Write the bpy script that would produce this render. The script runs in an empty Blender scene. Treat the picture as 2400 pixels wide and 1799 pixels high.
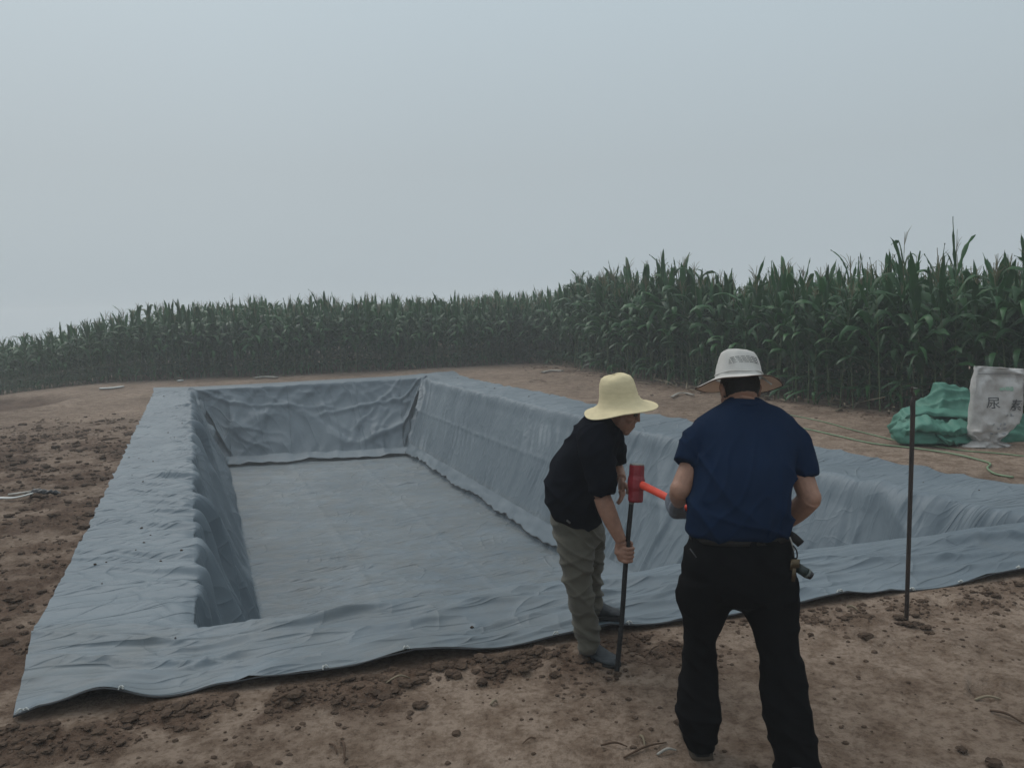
import bpy, bmesh, math, random
import numpy as np
from mathutils import Vector, Matrix

random.seed(7)
RNG = np.random.default_rng(11)
scene = bpy.context.scene
C = scene.collection

# ------------------------------------------------------------------ camera
HC = 1.75
F = 1803.0                                    # focal length in pixels of the 2400 px wide photograph
zw = np.array([-0.03043437, 0.99524921, 0.09248109]); zw /= np.linalg.norm(zw)
yw = np.array([0, 0, -1.0]) - zw * (-zw[2]); yw /= np.linalg.norm(yw)
xw = np.cross(yw, zw)
M3 = np.array([xw, yw, zw])                   # camera axes -> world
cam_d = bpy.data.cameras.new('camera'); cam = bpy.data.objects.new('camera', cam_d); C.objects.link(cam)
m = Matrix.Identity(4)
for i in range(3):
    for j in range(3):
        m[i][j] = M3[i][j]
m[0][3], m[1][3], m[2][3] = 0, 0, HC
cam.matrix_world = m
cam_d.sensor_width = 36; cam_d.lens = 36 * F / 2400
cam_d.clip_start = 0.1; cam_d.clip_end = 2000
scene.camera = cam

# ------------------------------------------------------------------ world, sun, exposure
world = bpy.data.worlds.new('World'); scene.world = world; world.use_nodes = True
nt = world.node_tree; nt.nodes.clear()
wo = nt.nodes.new('ShaderNodeOutputWorld'); bg = nt.nodes.new('ShaderNodeBackground')
sky = nt.nodes.new('ShaderNodeTexSky'); sky.sky_type = 'NISHITA'; sky.sun_disc = False
SUN_EL, SUN_AZ = math.radians(50), math.radians(322)
sky.sun_elevation = SUN_EL; sky.sun_rotation = SUN_AZ
sky.dust_density = 6; sky.air_density = 1.5
hs = nt.nodes.new('ShaderNodeHueSaturation'); hs.inputs['Saturation'].default_value = 0.35
mixw = nt.nodes.new('ShaderNodeMixRGB'); mixw.inputs['Fac'].default_value = 0.93
# fog ceiling: even grey low down, raised far brighter overhead so flaps outshine walls
geo = nt.nodes.new('ShaderNodeNewGeometry'); sep = nt.nodes.new('ShaderNodeSeparateXYZ')
ramp = nt.nodes.new('ShaderNodeValToRGB')
tc = nt.nodes.new('ShaderNodeTexCoord')
nt.links.new(tc.outputs['Generated'], sep.inputs[0]); nt.links.new(sep.outputs['Z'], ramp.inputs[0])
cr = ramp.color_ramp
cr.elements[0].position = 0.0; cr.elements[0].color = (0.40, 0.465, 0.505, 1)
cr.elements[1].position = 1.0; cr.elements[1].color = (0.98, 1.06, 1.12, 1)
e = cr.elements.new(0.18); e.color = (0.405, 0.465, 0.50, 1)
e = cr.elements.new(0.42); e.color = (0.46, 0.55, 0.605, 1)
mul = nt.nodes.new('ShaderNodeVectorMath'); mul.operation = 'SCALE'; mul.inputs['Scale'].default_value = 9.3
nz = nt.nodes.new('ShaderNodeTexNoise'); nz.inputs['Scale'].default_value = 1.3; nz.inputs['Detail'].default_value = 2
nt.links.new(tc.outputs['Generated'], nz.inputs['Vector'])
mr = nt.nodes.new('ShaderNodeMapRange'); mr.inputs['To Min'].default_value = 9.6; mr.inputs['To Max'].default_value = 10.5
nt.links.new(nz.outputs['Fac'], mr.inputs['Value']); nt.links.new(mr.outputs[0], mul.inputs['Scale'])
nt.links.new(ramp.outputs[0], mul.inputs[0])
nt.links.new(sky.outputs[0], hs.inputs['Color']); nt.links.new(hs.outputs[0], mixw.inputs[1])
nt.links.new(mul.outputs[0], mixw.inputs[2]); nt.links.new(mixw.outputs[0], bg.inputs['Color'])
bg.inputs['Strength'].default_value = 0.1
nt.links.new(bg.outputs[0], wo.inputs['Surface'])

sun_d = bpy.data.lights.new('sun', 'SUN'); sun_d.energy = 1.2; sun_d.angle = math.radians(35); sun_d.color = (1, 0.97, 0.92)
sun = bpy.data.objects.new('sun', sun_d); C.objects.link(sun)
sd = Vector((math.sin(SUN_AZ) * math.cos(SUN_EL), math.cos(SUN_AZ) * math.cos(SUN_EL), math.sin(SUN_EL)))
sun.rotation_euler = sd.to_track_quat('Z', 'Y').to_euler()
scene.view_settings.view_transform = 'Standard'; scene.view_settings.look = 'None'
scene.view_settings.exposure = 0.05; scene.view_settings.gamma = 1
scene.view_settings.use_curve_mapping = False
scene.cycles.volume_bounces = 2
scene.cycles.max_bounces = 6

# ------------------------------------------------------------------ helpers
def ray(px, py):
    return M3 @ np.array([px - 1200, 899.5 - py, -F])
def G(px, py, z=0.0):
    r = ray(px, py); return np.array([0, 0, HC]) + r * ((z - HC) / r[2])
def P(px, py, Y):
    r = ray(px, py); return np.array([0, 0, HC]) + r * (Y / r[1])

def hash2(ix, iy, seed):
    h = (ix.astype(np.int64) * 374761393 + iy.astype(np.int64) * 668265263 + seed * 974634777) & 0xFFFFFFFF
    h = ((h ^ (h >> 13)) * 1274126177) & 0xFFFFFFFF
    h = (h ^ (h >> 16)) & 0xFFFFFFFF
    return h.astype(np.float64) / 4294967296.0
def noise2(x, y, seed=0):
    x = np.asarray(x, float); y = np.asarray(y, float)
    x, y = np.broadcast_arrays(x, y)
    ix = np.floor(x).astype(np.int64); iy = np.floor(y).astype(np.int64)
    fx = x - ix; fy = y - iy
    ux = fx * fx * fx * (fx * (fx * 6 - 15) + 10); uy = fy * fy * fy * (fy * (fy * 6 - 15) + 10)
    def g(i, j):
        a = hash2(ix + i, iy + j, seed) * 2 * np.pi
        return np.cos(a) * (fx - i) + np.sin(a) * (fy - j)
    a = g(0, 0) * (1 - ux) + g(1, 0) * ux
    b = g(0, 1) * (1 - ux) + g(1, 1) * ux
    return (a * (1 - uy) + b * uy) * 1.5
def fbm(x, y, seed=0, octv=4, gain=0.5):
    s = 0; a = 1; f = 1
    for o in range(octv):
        s = s + a * noise2(x * f, y * f, seed + o * 17); a *= gain; f *= 2.03
    return s
def ridge(x, y, seed=0):
    return 1 - np.clip(np.abs(noise2(x, y, seed)) * 2.2, 0, 1)
def saw(w, seed=0, sharp=0.22, s=None, sf=0.5):
    """hanging folds: a slow rise and a steep fall, every fold with its own strength and length"""
    i = np.floor(w); t = w - i
    am = 0.25 + 0.75 * hash2(i.astype(np.int64), i.astype(np.int64) * 0 + 3, seed) ** 1.5
    if s is not None:
        am = am * np.clip(0.55 + 0.9 * noise2(i * 3.7, s * sf, seed + 5), 0.05, 1.3)
    t2 = t / (1 - sharp)
    return am * np.where(t2 < 1, t2 ** 1.6, 1 - sstep(1 - sharp, 1, t)) 
def sstep(a, b, x):
    t = np.clip((x - a) / (b - a), 0, 1); return t * t * (3 - 2 * t)

def mesh_np(name, verts, quads, mat=None, smooth=True):
    me = bpy.data.meshes.new(name)
    verts = np.asarray(verts, np.float32); quads = np.asarray(quads, np.int32)
    k = quads.shape[1]
    me.vertices.add(len(verts)); me.vertices.foreach_set('co', verts.ravel())
    me.loops.add(quads.size); me.loops.foreach_set('vertex_index', quads.ravel())
    me.polygons.add(len(quads))
    me.polygons.foreach_set('loop_start', np.arange(0, quads.size, k, dtype=np.int32))
    me.polygons.foreach_set('loop_total', np.full(len(quads), k, np.int32))
    if smooth: me.polygons.foreach_set('use_smooth', np.ones(len(quads), bool))
    me.update(calc_edges=True); me.validate()
    if mat: me.materials.append(mat)
    return me
def grid_quads(nr, nc):
    i = np.arange(nr - 1)[:, None] * nc + np.arange(nc - 1)[None, :]
    return np.stack([i, i + 1, i + nc + 1, i + nc], -1).reshape(-1, 4)
def link(name, me, parent=None, **kw):
    o = bpy.data.objects.new(name, me); C.objects.link(o)
    if parent is not None: o.parent = parent
    for k, v in kw.items(): o[k] = v
    return o
def empty(name, loc, label, cat, group=None):
    o = bpy.data.objects.new(name, None); C.objects.link(o); o.location = loc
    o['label'] = label; o['category'] = cat
    if group: o['group'] = group
    o.empty_display_size = 0.2
    return o

class MB:
    """collects closed shapes as one mesh"""
    def __init__(s): s.v = []; s.f = []; s.n = 0
    def add(s, verts, faces):
        s.v.extend([tuple(map(float, p)) for p in verts]); s.f.extend([tuple(i + s.n for i in f) for f in faces]); s.n = len(s.v)
    def rings(s, rings, cap=True):
        k = len(rings[0]); vs = [p for r in rings for p in r]; fs = []
        for i in range(len(rings) - 1):
            for j in range(k):
                a = i * k + j; b = i * k + (j + 1) % k
                fs.append((a, b, b + k, a + k))
        if cap:
            fs.append(tuple(range(k))[::-1]); fs.append(tuple((len(rings) - 1) * k + j for j in range(k)))
        s.add(vs, fs)
    def tube(s, pts, rad, k=10, cap=True, smooth=True, flat=1.0, ref=None):
        pts = [np.array(p, float) for p in pts]
        if np.isscalar(rad): rad = [rad] * len(pts)
        if smooth and len(pts) > 2: pts, rad = catmull(pts, rad, 5)
        rings = []
        up = np.array(ref if ref is not None else (0, 0, 1.0))
        prev = None
        for i, p in enumerate(pts):
            t = pts[min(i + 1, len(pts) - 1)] - pts[max(i - 1, 0)]; t = t / (np.linalg.norm(t) + 1e-9)
            if prev is None:
                a = np.cross(t, up)
                if np.linalg.norm(a) < 1e-3: a = np.cross(t, (1, 0, 0))
            else: a = prev - t * (prev @ t)
            a /= np.linalg.norm(a); prev = a; b = np.cross(t, a)
            rings.append([p + rad[i] * (math.cos(2 * math.pi * q / k) * a + flat * math.sin(2 * math.pi * q / k) * b) for q in range(k)])
        s.rings(rings, cap)
    def ball(s, c, r, rot=None, k=16, h=10):
        r = np.array([r] * 3 if np.isscalar(r) else r, float); R = np.eye(3) if rot is None else np.array(rot)
        rings = []
        for i in range(1, h):
            ph = math.pi * i / h
            rings.append([np.array(c) + R @ (r * np.array([math.sin(ph) * math.cos(2 * math.pi * q / k), math.sin(ph) * math.sin(2 * math.pi * q / k), -math.cos(ph)])) for q in range(k)])
        s.rings(rings)
    def sil(s, rows, k=28, ex=2.3):
        """rows: (px left, px right, py, depth Y, half depth)"""
        rings = []
        for (l, r, py, Y, ry) in rows:
            a = P(l, py, Y); b = P(r, py, Y); c = (a + b) / 2; rx = abs(b[0] - a[0]) / 2
            ring = []
            for q in range(k):
                t = 2 * math.pi * q / k; ct, st = math.cos(t), math.sin(t)
                ring.append(c + np.array([rx * math.copysign(abs(ct) ** (2 / ex), ct), ry * math.copysign(abs(st) ** (2 / ex), st), 0]))
            rings.append(ring)
        s.rings(rings)
    def box(s, c, sz, rot=None):
        R = np.eye(3) if rot is None else np.array(rot); vs = []
        for dx in (-1, 1):
            for dy in (-1, 1):
                for dz in (-1, 1): vs.append(np.array(c) + R @ (np.array(sz) / 2 * np.array([dx, dy, dz])))
        s.add(vs, [(0, 1, 3, 2), (4, 6, 7, 5), (0, 4, 5, 1), (2, 3, 7, 6), (0, 2, 6, 4), (1, 5, 7, 3)])
    def mesh(s, name, mat=None, smooth=True):
        me = bpy.data.meshes.new(name); me.from_pydata(s.v, [], s.f)
        bm = bmesh.new(); bm.from_mesh(me); bmesh.ops.recalc_face_normals(bm, faces=bm.faces); bm.to_mesh(me); bm.free()
        if smooth: me.polygons.foreach_set('use_smooth', [True] * len(me.polygons))
        if mat: me.materials.append(mat)
        me.update(); return me
    def obj(s, name, mat, parent=None, smooth=True, **kw):
        o = link(name, s.mesh(name, mat, smooth), None, **kw)
        if parent is not None: attach(o, parent)
        return o
    def skin(s, name, mat, parent=None, voxel=0.006, it=4, fac=0.6, disp=None, dec=None, cut=None):
        """voxel union of everything collected, smoothed, then displaced along the normals"""
        me = s.mesh(name, None)
        o = bpy.data.objects.new(name + '_tmp', me); C.objects.link(o)
        md = o.modifiers.new('r', 'REMESH'); md.mode = 'VOXEL'; md.voxel_size = voxel; md.use_smooth_shade = True
        ms = o.modifiers.new('s', 'SMOOTH'); ms.iterations = it; ms.factor = fac
        if dec:
            dm = o.modifiers.new('d', 'DECIMATE'); dm.ratio = dec
        dg = bpy.context.evaluated_depsgraph_get(); dg.update()
        ev = o.evaluated_get(dg); out = bpy.data.meshes.new_from_object(ev)
        bpy.data.objects.remove(o); bpy.data.meshes.remove(me)
        out.name = name
        if disp:
            n = len(out.vertices); co = np.empty(n * 3, np.float32); out.vertices.foreach_get('co', co); co = co.reshape(-1, 3)
            no = np.empty(n * 3, np.float32); out.vertex_normals.foreach_get('vector', no); no = no.reshape(-1, 3)
            co = co + no * disp(co.astype(float), no)[:, None]
            out.vertices.foreach_set('co', co.astype(np.float32).ravel())
        out.materials.clear(); out.materials.append(mat)
        out.polygons.foreach_set('use_smooth', [True] * len(out.polygons)); out.update()
        r = link(name, out)
        if parent is not None: attach(r, parent)
        return r

def attach(o, parent):
    """parent without moving (parents here only carry a location)"""
    o.parent = parent
    if parent.type == 'EMPTY' or parent.location.length > 0:
        o.matrix_parent_inverse = Matrix.Translation(-Vector(parent_world(parent)))
def parent_world(p):
    v = Vector(p.location)
    if p.parent: v = v * 0 if p.matrix_parent_inverse != Matrix.Identity(4) else v
    return v
def catmull(pts, rad, n):
    P_ = [pts[0]] + list(pts) + [pts[-1]]; R_ = [rad[0]] + list(rad) + [rad[-1]]; op = []; orr = []
    for i in range(1, len(P_) - 2):
        for k in range(n):
            t = k / n
            f = lambda a, b, c, d: 0.5 * ((2 * b) + (-a + c) * t + (2 * a - 5 * b + 4 * c - d) * t * t + (-a + 3 * b - 3 * c + d) * t ** 3)
            op.append(f(P_[i - 1], P_[i], P_[i + 1], P_[i + 2])); orr.append(f(R_[i - 1], R_[i], R_[i + 1], R_[i + 2]))
    op.append(pts[-1]); orr.append(rad[-1]); return op, orr

# ------------------------------------------------------------------ materials
def mat(name, col, rough=0.7, spec=0.3, var=0.15, scale=8, bump=0.0, bscale=60, col2=None, metallic=0, sub=None, coord='Object', detail=4, stretch=None, trans=0, objvar=0, sheen=0):
    m = bpy.data.materials.new(name); m.use_nodes = True; t = m.node_tree; b = t.nodes['Principled BSDF']
    b.inputs['Roughness'].default_value = rough; b.inputs['Specular IOR Level'].default_value = spec; b.inputs['Metallic'].default_value = metallic
    if sheen: b.inputs['Sheen Weight'].default_value = sheen
    tcn = t.nodes.new('ShaderNodeTexCoord'); mp = t.nodes.new('ShaderNodeMapping')
    t.links.new(tcn.outputs[coord], mp.inputs[0])
    if stretch: mp.inputs['Scale'].default_value = stretch
    n = t.nodes.new('ShaderNodeTexNoise'); n.inputs['Scale'].default_value = scale; n.inputs['Detail'].default_value = detail; n.inputs['Roughness'].default_value = 0.6
    t.links.new(mp.outputs[0], n.inputs['Vector'])
    r = t.nodes.new('ShaderNodeValToRGB'); r.color_ramp.elements[0].position = 0.3; r.color_ramp.elements[1].position = 0.7
    c2 = col2 or tuple(c * (1 + var) for c in col); c1 = col if col2 else tuple(c * (1 - var) for c in col)
    r.color_ramp.elements[0].color = (*c1, 1); r.color_ramp.elements[1].color = (*c2, 1)
    t.links.new(n.outputs['Fac'], r.inputs[0]); last = r.outputs[0]
    if objvar:
        oi = t.nodes.new('ShaderNodeObjectInfo'); h = t.nodes.new('ShaderNodeHueSaturation')
        a = t.nodes.new('ShaderNodeMapRange'); a.inputs['To Min'].default_value = 1 - objvar; a.inputs['To Max'].default_value = 1 + objvar
        t.links.new(oi.outputs['Random'], a.inputs['Value']); t.links.new(a.outputs[0], h.inputs['Value']); t.links.new(last, h.inputs['Color']); last = h.outputs[0]
    t.links.new(last, b.inputs['Base Color'])
    if bump:
        n2 = t.nodes.new('ShaderNodeTexNoise'); n2.inputs['Scale'].default_value = bscale; n2.inputs['Detail'].default_value = 3
        t.links.new(mp.outputs[0], n2.inputs['Vector'])
        bp = t.nodes.new('ShaderNodeBump'); bp.inputs['Strength'].default_value = bump; bp.inputs['Distance'].default_value = 0.01
        t.links.new(n2.outputs['Fac'], bp.inputs['Height']); t.links.new(bp.outputs[0], b.inputs['Normal'])
    if trans:
        b.inputs['Transmission Weight'].default_value = 0
        tr = t.nodes.new('ShaderNodeBsdfTranslucent'); mx = t.nodes.new('ShaderNodeMixShader'); mx.inputs[0].default_value = trans
        t.links.new(last, tr.inputs['Color']); t.links.new(b.outputs[0], mx.inputs[1]); t.links.new(tr.outputs[0], mx.inputs[2])
        t.links.new(mx.outputs[0], t.nodes['Material Output'].inputs['Surface'])
    return m

def soil_material():
    m = bpy.data.materials.new('soil'); m.use_nodes = True; t = m.node_tree; b = t.nodes['Principled BSDF']; L = t.links.new
    b.inputs['Roughness'].default_value = 0.95; b.inputs['Specular IOR Level'].default_value = 0.12
    tcn = t.nodes.new('ShaderNodeTexCoord')
    def nz(s, d=5, r=0.6):
        n = t.nodes.new('ShaderNodeTexNoise'); n.inputs['Scale'].default_value = s; n.inputs['Detail'].default_value = d; n.inputs['Roughness'].default_value = r
        L(tcn.outputs['Object'], n.inputs['Vector']); return n
    def rmp(f, a, c0, bb, c1):
        r = t.nodes.new('ShaderNodeValToRGB'); r.color_ramp.elements[0].position = a; r.color_ramp.elements[0].color = (*c0, 1)
        r.color_ramp.elements[1].position = bb; r.color_ramp.elements[1].color = (*c1, 1); L(f, r.inputs[0]); return r
    big = rmp(nz(0.55, 6).outputs['Fac'], 0.35, (0.186, 0.139, 0.105), 0.68, (0.282, 0.216, 0.167))
    med = rmp(nz(5.5, 8, 0.7).outputs['Fac'], 0.40, (0.55, 0.49, 0.44), 0.56, (1.05, 1.05, 1.05))
    fin = rmp(nz(30, 5, 0.7).outputs['Fac'], 0.36, (0.55, 0.50, 0.46), 0.54, (1.08, 1.08, 1.08))
    mx = t.nodes.new('ShaderNodeMixRGB'); mx.blend_type = 'MULTIPLY'; mx.inputs[0].default_value = 0.75; L(big.outputs[0], mx.inputs[1]); L(med.outputs[0], mx.inputs[2])
    mx2 = t.nodes.new('ShaderNodeMixRGB'); mx2.blend_type = 'MULTIPLY'; mx2.inputs[0].default_value = 0.8; L(mx.outputs[0], mx2.inputs[1]); L(fin.outputs[0], mx2.inputs[2])
    # freshly turned, moist earth (stored per vertex: it belongs to the soil)
    at = t.nodes.new('ShaderNodeAttribute'); at.attribute_name = 'moist'
    mx3 = t.nodes.new('ShaderNodeMixRGB'); mx3.blend_type = 'MULTIPLY'; L(at.outputs['Fac'], mx3.inputs[0]); L(mx2.outputs[0], mx3.inputs[1]); mx3.inputs[2].default_value = (0.50, 0.44, 0.41, 1)
    L(mx3.outputs[0], b.inputs['Base Color'])
    bp = t.nodes.new('ShaderNodeBump'); bp.inputs['Strength'].default_value = 0.9; bp.inputs['Distance'].default_value = 0.02
    a1 = t.nodes.new('ShaderNodeMath'); a1.operation = 'MULTIPLY_ADD'; L(nz(22, 8, 0.7).outputs['Fac'], a1.inputs[0]); a1.inputs[1].default_value = 0.9; L(nz(90, 4).outputs['Fac'], a1.inputs[2])
    L(a1.outputs[0], bp.inputs['Height']); L(bp.outputs[0], b.inputs['Normal'])
    return m

def liner_material():
    m = bpy.data.materials.new('grey_liner'); m.use_nodes = True; t = m.node_tree; b = t.nodes['Principled BSDF']; L = t.links.new
    b.inputs['Roughness'].default_value = 0.55; b.inputs['Specular IOR Level'].default_value = 0.3
    tcn = t.nodes.new('ShaderNodeTexCoord')
    n = t.nodes.new('ShaderNodeTexNoise'); n.inputs['Scale'].default_value = 0.7; n.inputs['Detail'].default_value = 7; n.inputs['Roughness'].default_value = 0.62; L(tcn.outputs['Object'], n.inputs['Vector'])
    r = t.nodes.new('ShaderNodeValToRGB'); r.color_ramp.elements[0].position = 0.38; r.color_ramp.elements[0].color = (0.088, 0.115, 0.136, 1)
    r.color_ramp.elements[1].position = 0.66; r.color_ramp.elements[1].color = (0.126, 0.155, 0.176, 1); L(n.outputs['Fac'], r.inputs[0])
    # dust carried onto the sheet (own shape: 'dust' per vertex times a patchy noise)
    at = t.nodes.new('ShaderNodeAttribute'); at.attribute_name = 'dust'
    n3 = t.nodes.new('ShaderNodeTexNoise'); n3.inputs['Scale'].default_value = 2.6; n3.inputs['Detail'].default_value = 8; n3.inputs['Roughness'].default_value = 0.7; L(tcn.outputs['Object'], n3.inputs['Vector'])
    mr = t.nodes.new('ShaderNodeMapRange'); mr.inputs['From Min'].default_value = 0.35; mr.inputs['From Max'].default_value = 0.7; L(n3.outputs['Fac'], mr.inputs['Value'])
    mu = t.nodes.new('ShaderNodeMath'); mu.operation = 'MULTIPLY'; L(at.outputs['Fac'], mu.inputs[0]); L(mr.outputs[0], mu.inputs[1])
    mx = t.nodes.new('ShaderNodeMixRGB'); L(mu.outputs[0], mx.inputs[0]); L(r.outputs[0], mx.inputs[1]); mx.inputs[2].default_value = (0.105, 0.106, 0.096, 1)
    L(mx.outputs[0], b.inputs['Base Color'])
    # fine creases: thin pulled folds across the sheet plus crumple lines
    def math_(op, a, b2):
        q = t.nodes.new('ShaderNodeMath'); q.operation = op
        for k_, v_ in enumerate((a, b2)):
            if isinstance(v_, (int, float)): q.inputs[k_].default_value = v_
            else: L(v_, q.inputs[k_])
        return q.outputs[0]
    def creased(sx, sy, det, dist, pw, rot=0.0):
        mp_ = t.nodes.new('ShaderNodeMapping'); mp_.inputs['Scale'].default_value = (sx, sy, 1); mp_.inputs['Rotation'].default_value = (0, 0, rot); L(tcn.outputs['UV'], mp_.inputs[0])
        n_ = t.nodes.new('ShaderNodeTexNoise'); n_.inputs['Scale'].default_value = 1; n_.inputs['Detail'].default_value = det; n_.inputs['Distortion'].default_value = dist; L(mp_.outputs[0], n_.inputs['Vector'])
        d_ = math_('ABSOLUTE', math_('SUBTRACT', n_.outputs['Fac'], 0.5), 0); return math_('POWER', math_('SUBTRACT', 1.0, math_('MULTIPLY', d_, 2.4)), pw)
    hgt = math_('ADD', math_('MULTIPLY', creased(0.8, 3.6, 1.5, 0.5, 10), 0.85), math_('MULTIPLY', creased(1.4, 8.5, 1.0, 0.4, 8, 0.15), 0.42))
    hgt = math_('ADD', hgt, math_('MULTIPLY', creased(1.1, 1.3, 2.0, 0.9, 20, 0.6), 0.5))
    bp0 = t.nodes.new('ShaderNodeBump'); bp0.inputs['Strength'].default_value = 0.9; bp0.inputs['Distance'].default_value = 0.022
    atc = t.nodes.new('ShaderNodeAttribute'); atc.attribute_name = 'crease'; hgt = math_('MULTIPLY', hgt, atc.outputs['Fac']); L(hgt, bp0.inputs['Height'])
    bp = t.nodes.new('ShaderNodeBump'); bp.inputs['Strength'].default_value = 0.22; bp.inputs['Distance'].default_value = 0.010; L(bp0.outputs[0], bp.inputs['Normal'])
    n2 = t.nodes.new('ShaderNodeTexNoise'); n2.inputs['Scale'].default_value = 9; n2.inputs['Detail'].default_value = 6; n2.inputs['Distortion'].default_value = 0.6; L(tcn.outputs['Object'], n2.inputs['Vector'])
    L(n2.outputs['Fac'], bp.inputs['Height']); L(bp.outputs[0], b.inputs['Normal'])
    return m

M_SOIL = soil_material(); M_LINER = liner_material()
M_EDGESHADE = mat('liner_edge_shade', (0.035, 0.037, 0.04), 0.7)  # near-black colour standing in for shade under the liner's loose edges
M_LEAF = mat('corn_leaf', (0.011, 0.054, 0.016), 0.45, 0.32, col2=(0.032, 0.098, 0.026), scale=3, trans=0.22, objvar=0.3)
M_STALK = mat('corn_stalk', (0.075, 0.105, 0.045), 0.6, 0.3, var=0.25, scale=6, objvar=0.2)
M_TASSEL = mat('corn_tassel', (0.13, 0.12, 0.065), 0.8, 0.2, var=0.2, objvar=0.2)
M_DRY = mat('dry_corn_leaf', (0.19, 0.155, 0.105), 0.8, 0.2, var=0.3, scale=12)
M_CLOD = mat('clod_soil', (0.042, 0.028, 0.020), 0.95, 0.1, col2=(0.085, 0.058, 0.041), scale=30, bump=0.8, bscale=120, objvar=0.2)
M_SKIN = mat('skin', (0.215, 0.115, 0.078), 0.55, 0.35, col2=(0.29, 0.155, 0.105), scale=35, bump=0.15, bscale=200)
M_HAIR = mat('hair', (0.012, 0.010, 0.009), 0.6, 0.3, bump=0.6, bscale=300)
M_NAVY = mat('navy_jersey', (0.0058, 0.0140, 0.034), 0.95, 0.04, var=0.12, scale=5, bump=0.25, bscale=700)
M_BLACKSHIRT = mat('black_jersey', (0.0045, 0.0055, 0.009), 0.95, 0.03, var=0.15, scale=5, bump=0.25, bscale=700)
M_BLACKPANTS = mat('black_twill', (0.004, 0.004, 0.0045), 0.9, 0.05, var=0.2, scale=6, bump=0.2, bscale=500)
M_KHAKI = mat('khaki_cloth', (0.082, 0.076, 0.060), 0.9, 0.15, var=0.15, scale=6, bump=0.3, bscale=500, sheen=0.1)
M_STRAW = mat('straw', (0.60, 0.51, 0.32), 0.8, 0.2, var=0.08, scale=18, bump=0.5, bscale=160, stretch=(1, 1, 3))
M_CANVAS = mat('hat_canvas', (0.62, 0.60, 0.565), 0.85, 0.15, trans=0.25, var=0.08, scale=14, bump=0.3, bscale=350)
M_TAN = mat('hat_lining', (0.62, 0.46, 0.36), 0.85, 0.15, var=0.08, trans=0.5)
M_BROWN = mat('brown_edging', (0.06, 0.035, 0.025), 0.8)
M_MESHVENT = mat('hat_vent', (0.20, 0.20, 0.19), 0.8, var=0.5, scale=60)
M_GLOVE = mat('glove_cotton', (0.15, 0.165, 0.19), 0.9, 0.1, var=0.15, scale=30, bump=0.5, bscale=400)
M_SHOE = mat('shoe_leather', (0.014, 0.017, 0.020), 0.6, 0.3, col2=(0.040, 0.046, 0.050), scale=9, bump=0.2)
M_DARKSHOE = mat('dark_shoe', (0.010, 0.010, 0.010), 0.6, 0.3)
M_SOLE = mat('shoe_sole', (0.012, 0.012, 0.012), 0.8)
M_DUSTYSOLE = mat('dusty_sole', (0.06, 0.045, 0.032), 0.9, var=0.4, scale=20)
M_BELT = mat('belt_leather', (0.012, 0.010, 0.009), 0.75, 0.25)
M_RED = mat('red_paint', (0.20, 0.010, 0.016), 0.42, 0.5, var=0.25, scale=12, bump=0.3, bscale=80)
M_STEEL = mat('worn_steel', (0.23, 0.22, 0.20), 0.55, 0.5, var=0.3, scale=30, metallic=0.4)
M_HANDLE = mat('orange_fibreglass', (0.70, 0.070, 0.036), 0.45, 0.4, var=0.12, scale=20)
M_ROD = mat('dark_rod', (0.010, 0.010, 0.010), 0.6, 0.4, var=0.5, scale=25, bump=0.5, bscale=120)
M_RUST = mat('rusty_rod', (0.012, 0.011, 0.011), 0.6, 0.4, col2=(0.045, 0.026, 0.017), scale=7, stretch=(1, 1, 0.6))
M_BRASS = mat('brass_keys', (0.095, 0.068, 0.038), 0.45, 0.5, metallic=0.6)
M_GREEN = mat('green_sheet', (0.038, 0.142, 0.100), 0.6, 0.35, col2=(0.060, 0.180, 0.132), scale=5, bump=0.35, bscale=25)
M_SACK = mat('woven_sack', (0.30, 0.275, 0.255), 0.7, 0.3, col2=(0.50, 0.485, 0.47), scale=5, bump=0.5, bscale=30)
M_INK = mat('sack_print', (0.035, 0.035, 0.042), 0.8, col2=(.11, .11, .11), scale=30)
M_INK2 = mat('sack_print_faint', (0.26, 0.26, 0.27), 0.8)
M_INKG = mat('sack_print_green', (0.25, 0.35, 0.28), 0.8)
M_HOSE = mat('green_hose', (0.125, 0.19, 0.10), 0.5, 0.4, var=0.2)
M_WHITE = mat('white_plastic', (0.40, 0.41, 0.39), 0.5, 0.4, var=0.1)
M_DIRTYWHITE = mat('dirty_plastic', (0.27, 0.255, 0.225), 0.6, 0.3, var=0.35, scale=20)
M_BLACKPL = mat('black_plastic', (0.013, 0.013, 0.014), 0.4, 0.4)
M_TORCH = mat('torch_rubber', (0.012, 0.020, 0.018), 0.5, 0.4)

# ------------------------------------------------------------------ the pit's plan
DEP = 1.8
cx = np.array([[(-2.27, 3.29), (-1.55, 3.48), (-1.35, 3.53), (3.3, 4.76), (4.6, 5.10), (5.25, 5.27)],
               [(-2.80, 4.30), (-1.83, 4.22), (-1.50, 4.32), (2.9, 5.50), (4.20, 5.87), (5.10, 6.15)],
               [(-3.05, 5.00), (-2.10, 4.90), (-1.555, 5.12), (2.417, 6.21), (3.95, 6.50), (4.85, 6.80)],
               [(-9.05, 19.4), (-7.95, 18.9), (-7.0, 18.6), (-2.73, 19.2), (-1.95, 20.4), (-0.95, 20.8)],
               [(-9.45, 20.2), (-8.25, 19.62), (-7.3, 19.9), (-3.1, 21.14), (-2.36, 21.36), (-1.45, 21.9)],
               [(-9.70, 20.8), (-8.5, 20.6), (-7.5, 20.85), (-3.3, 22.2), (-2.65, 22.7), (-1.75, 23.2)]], float)
nu = [42, 64, 96, 64, 34]; nv = [64, 26, 680, 90, 18]
U = np.concatenate([np.linspace(i, i + 1, n, endpoint=False) for i, n in enumerate(nu)] + [[5.0]])
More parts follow.
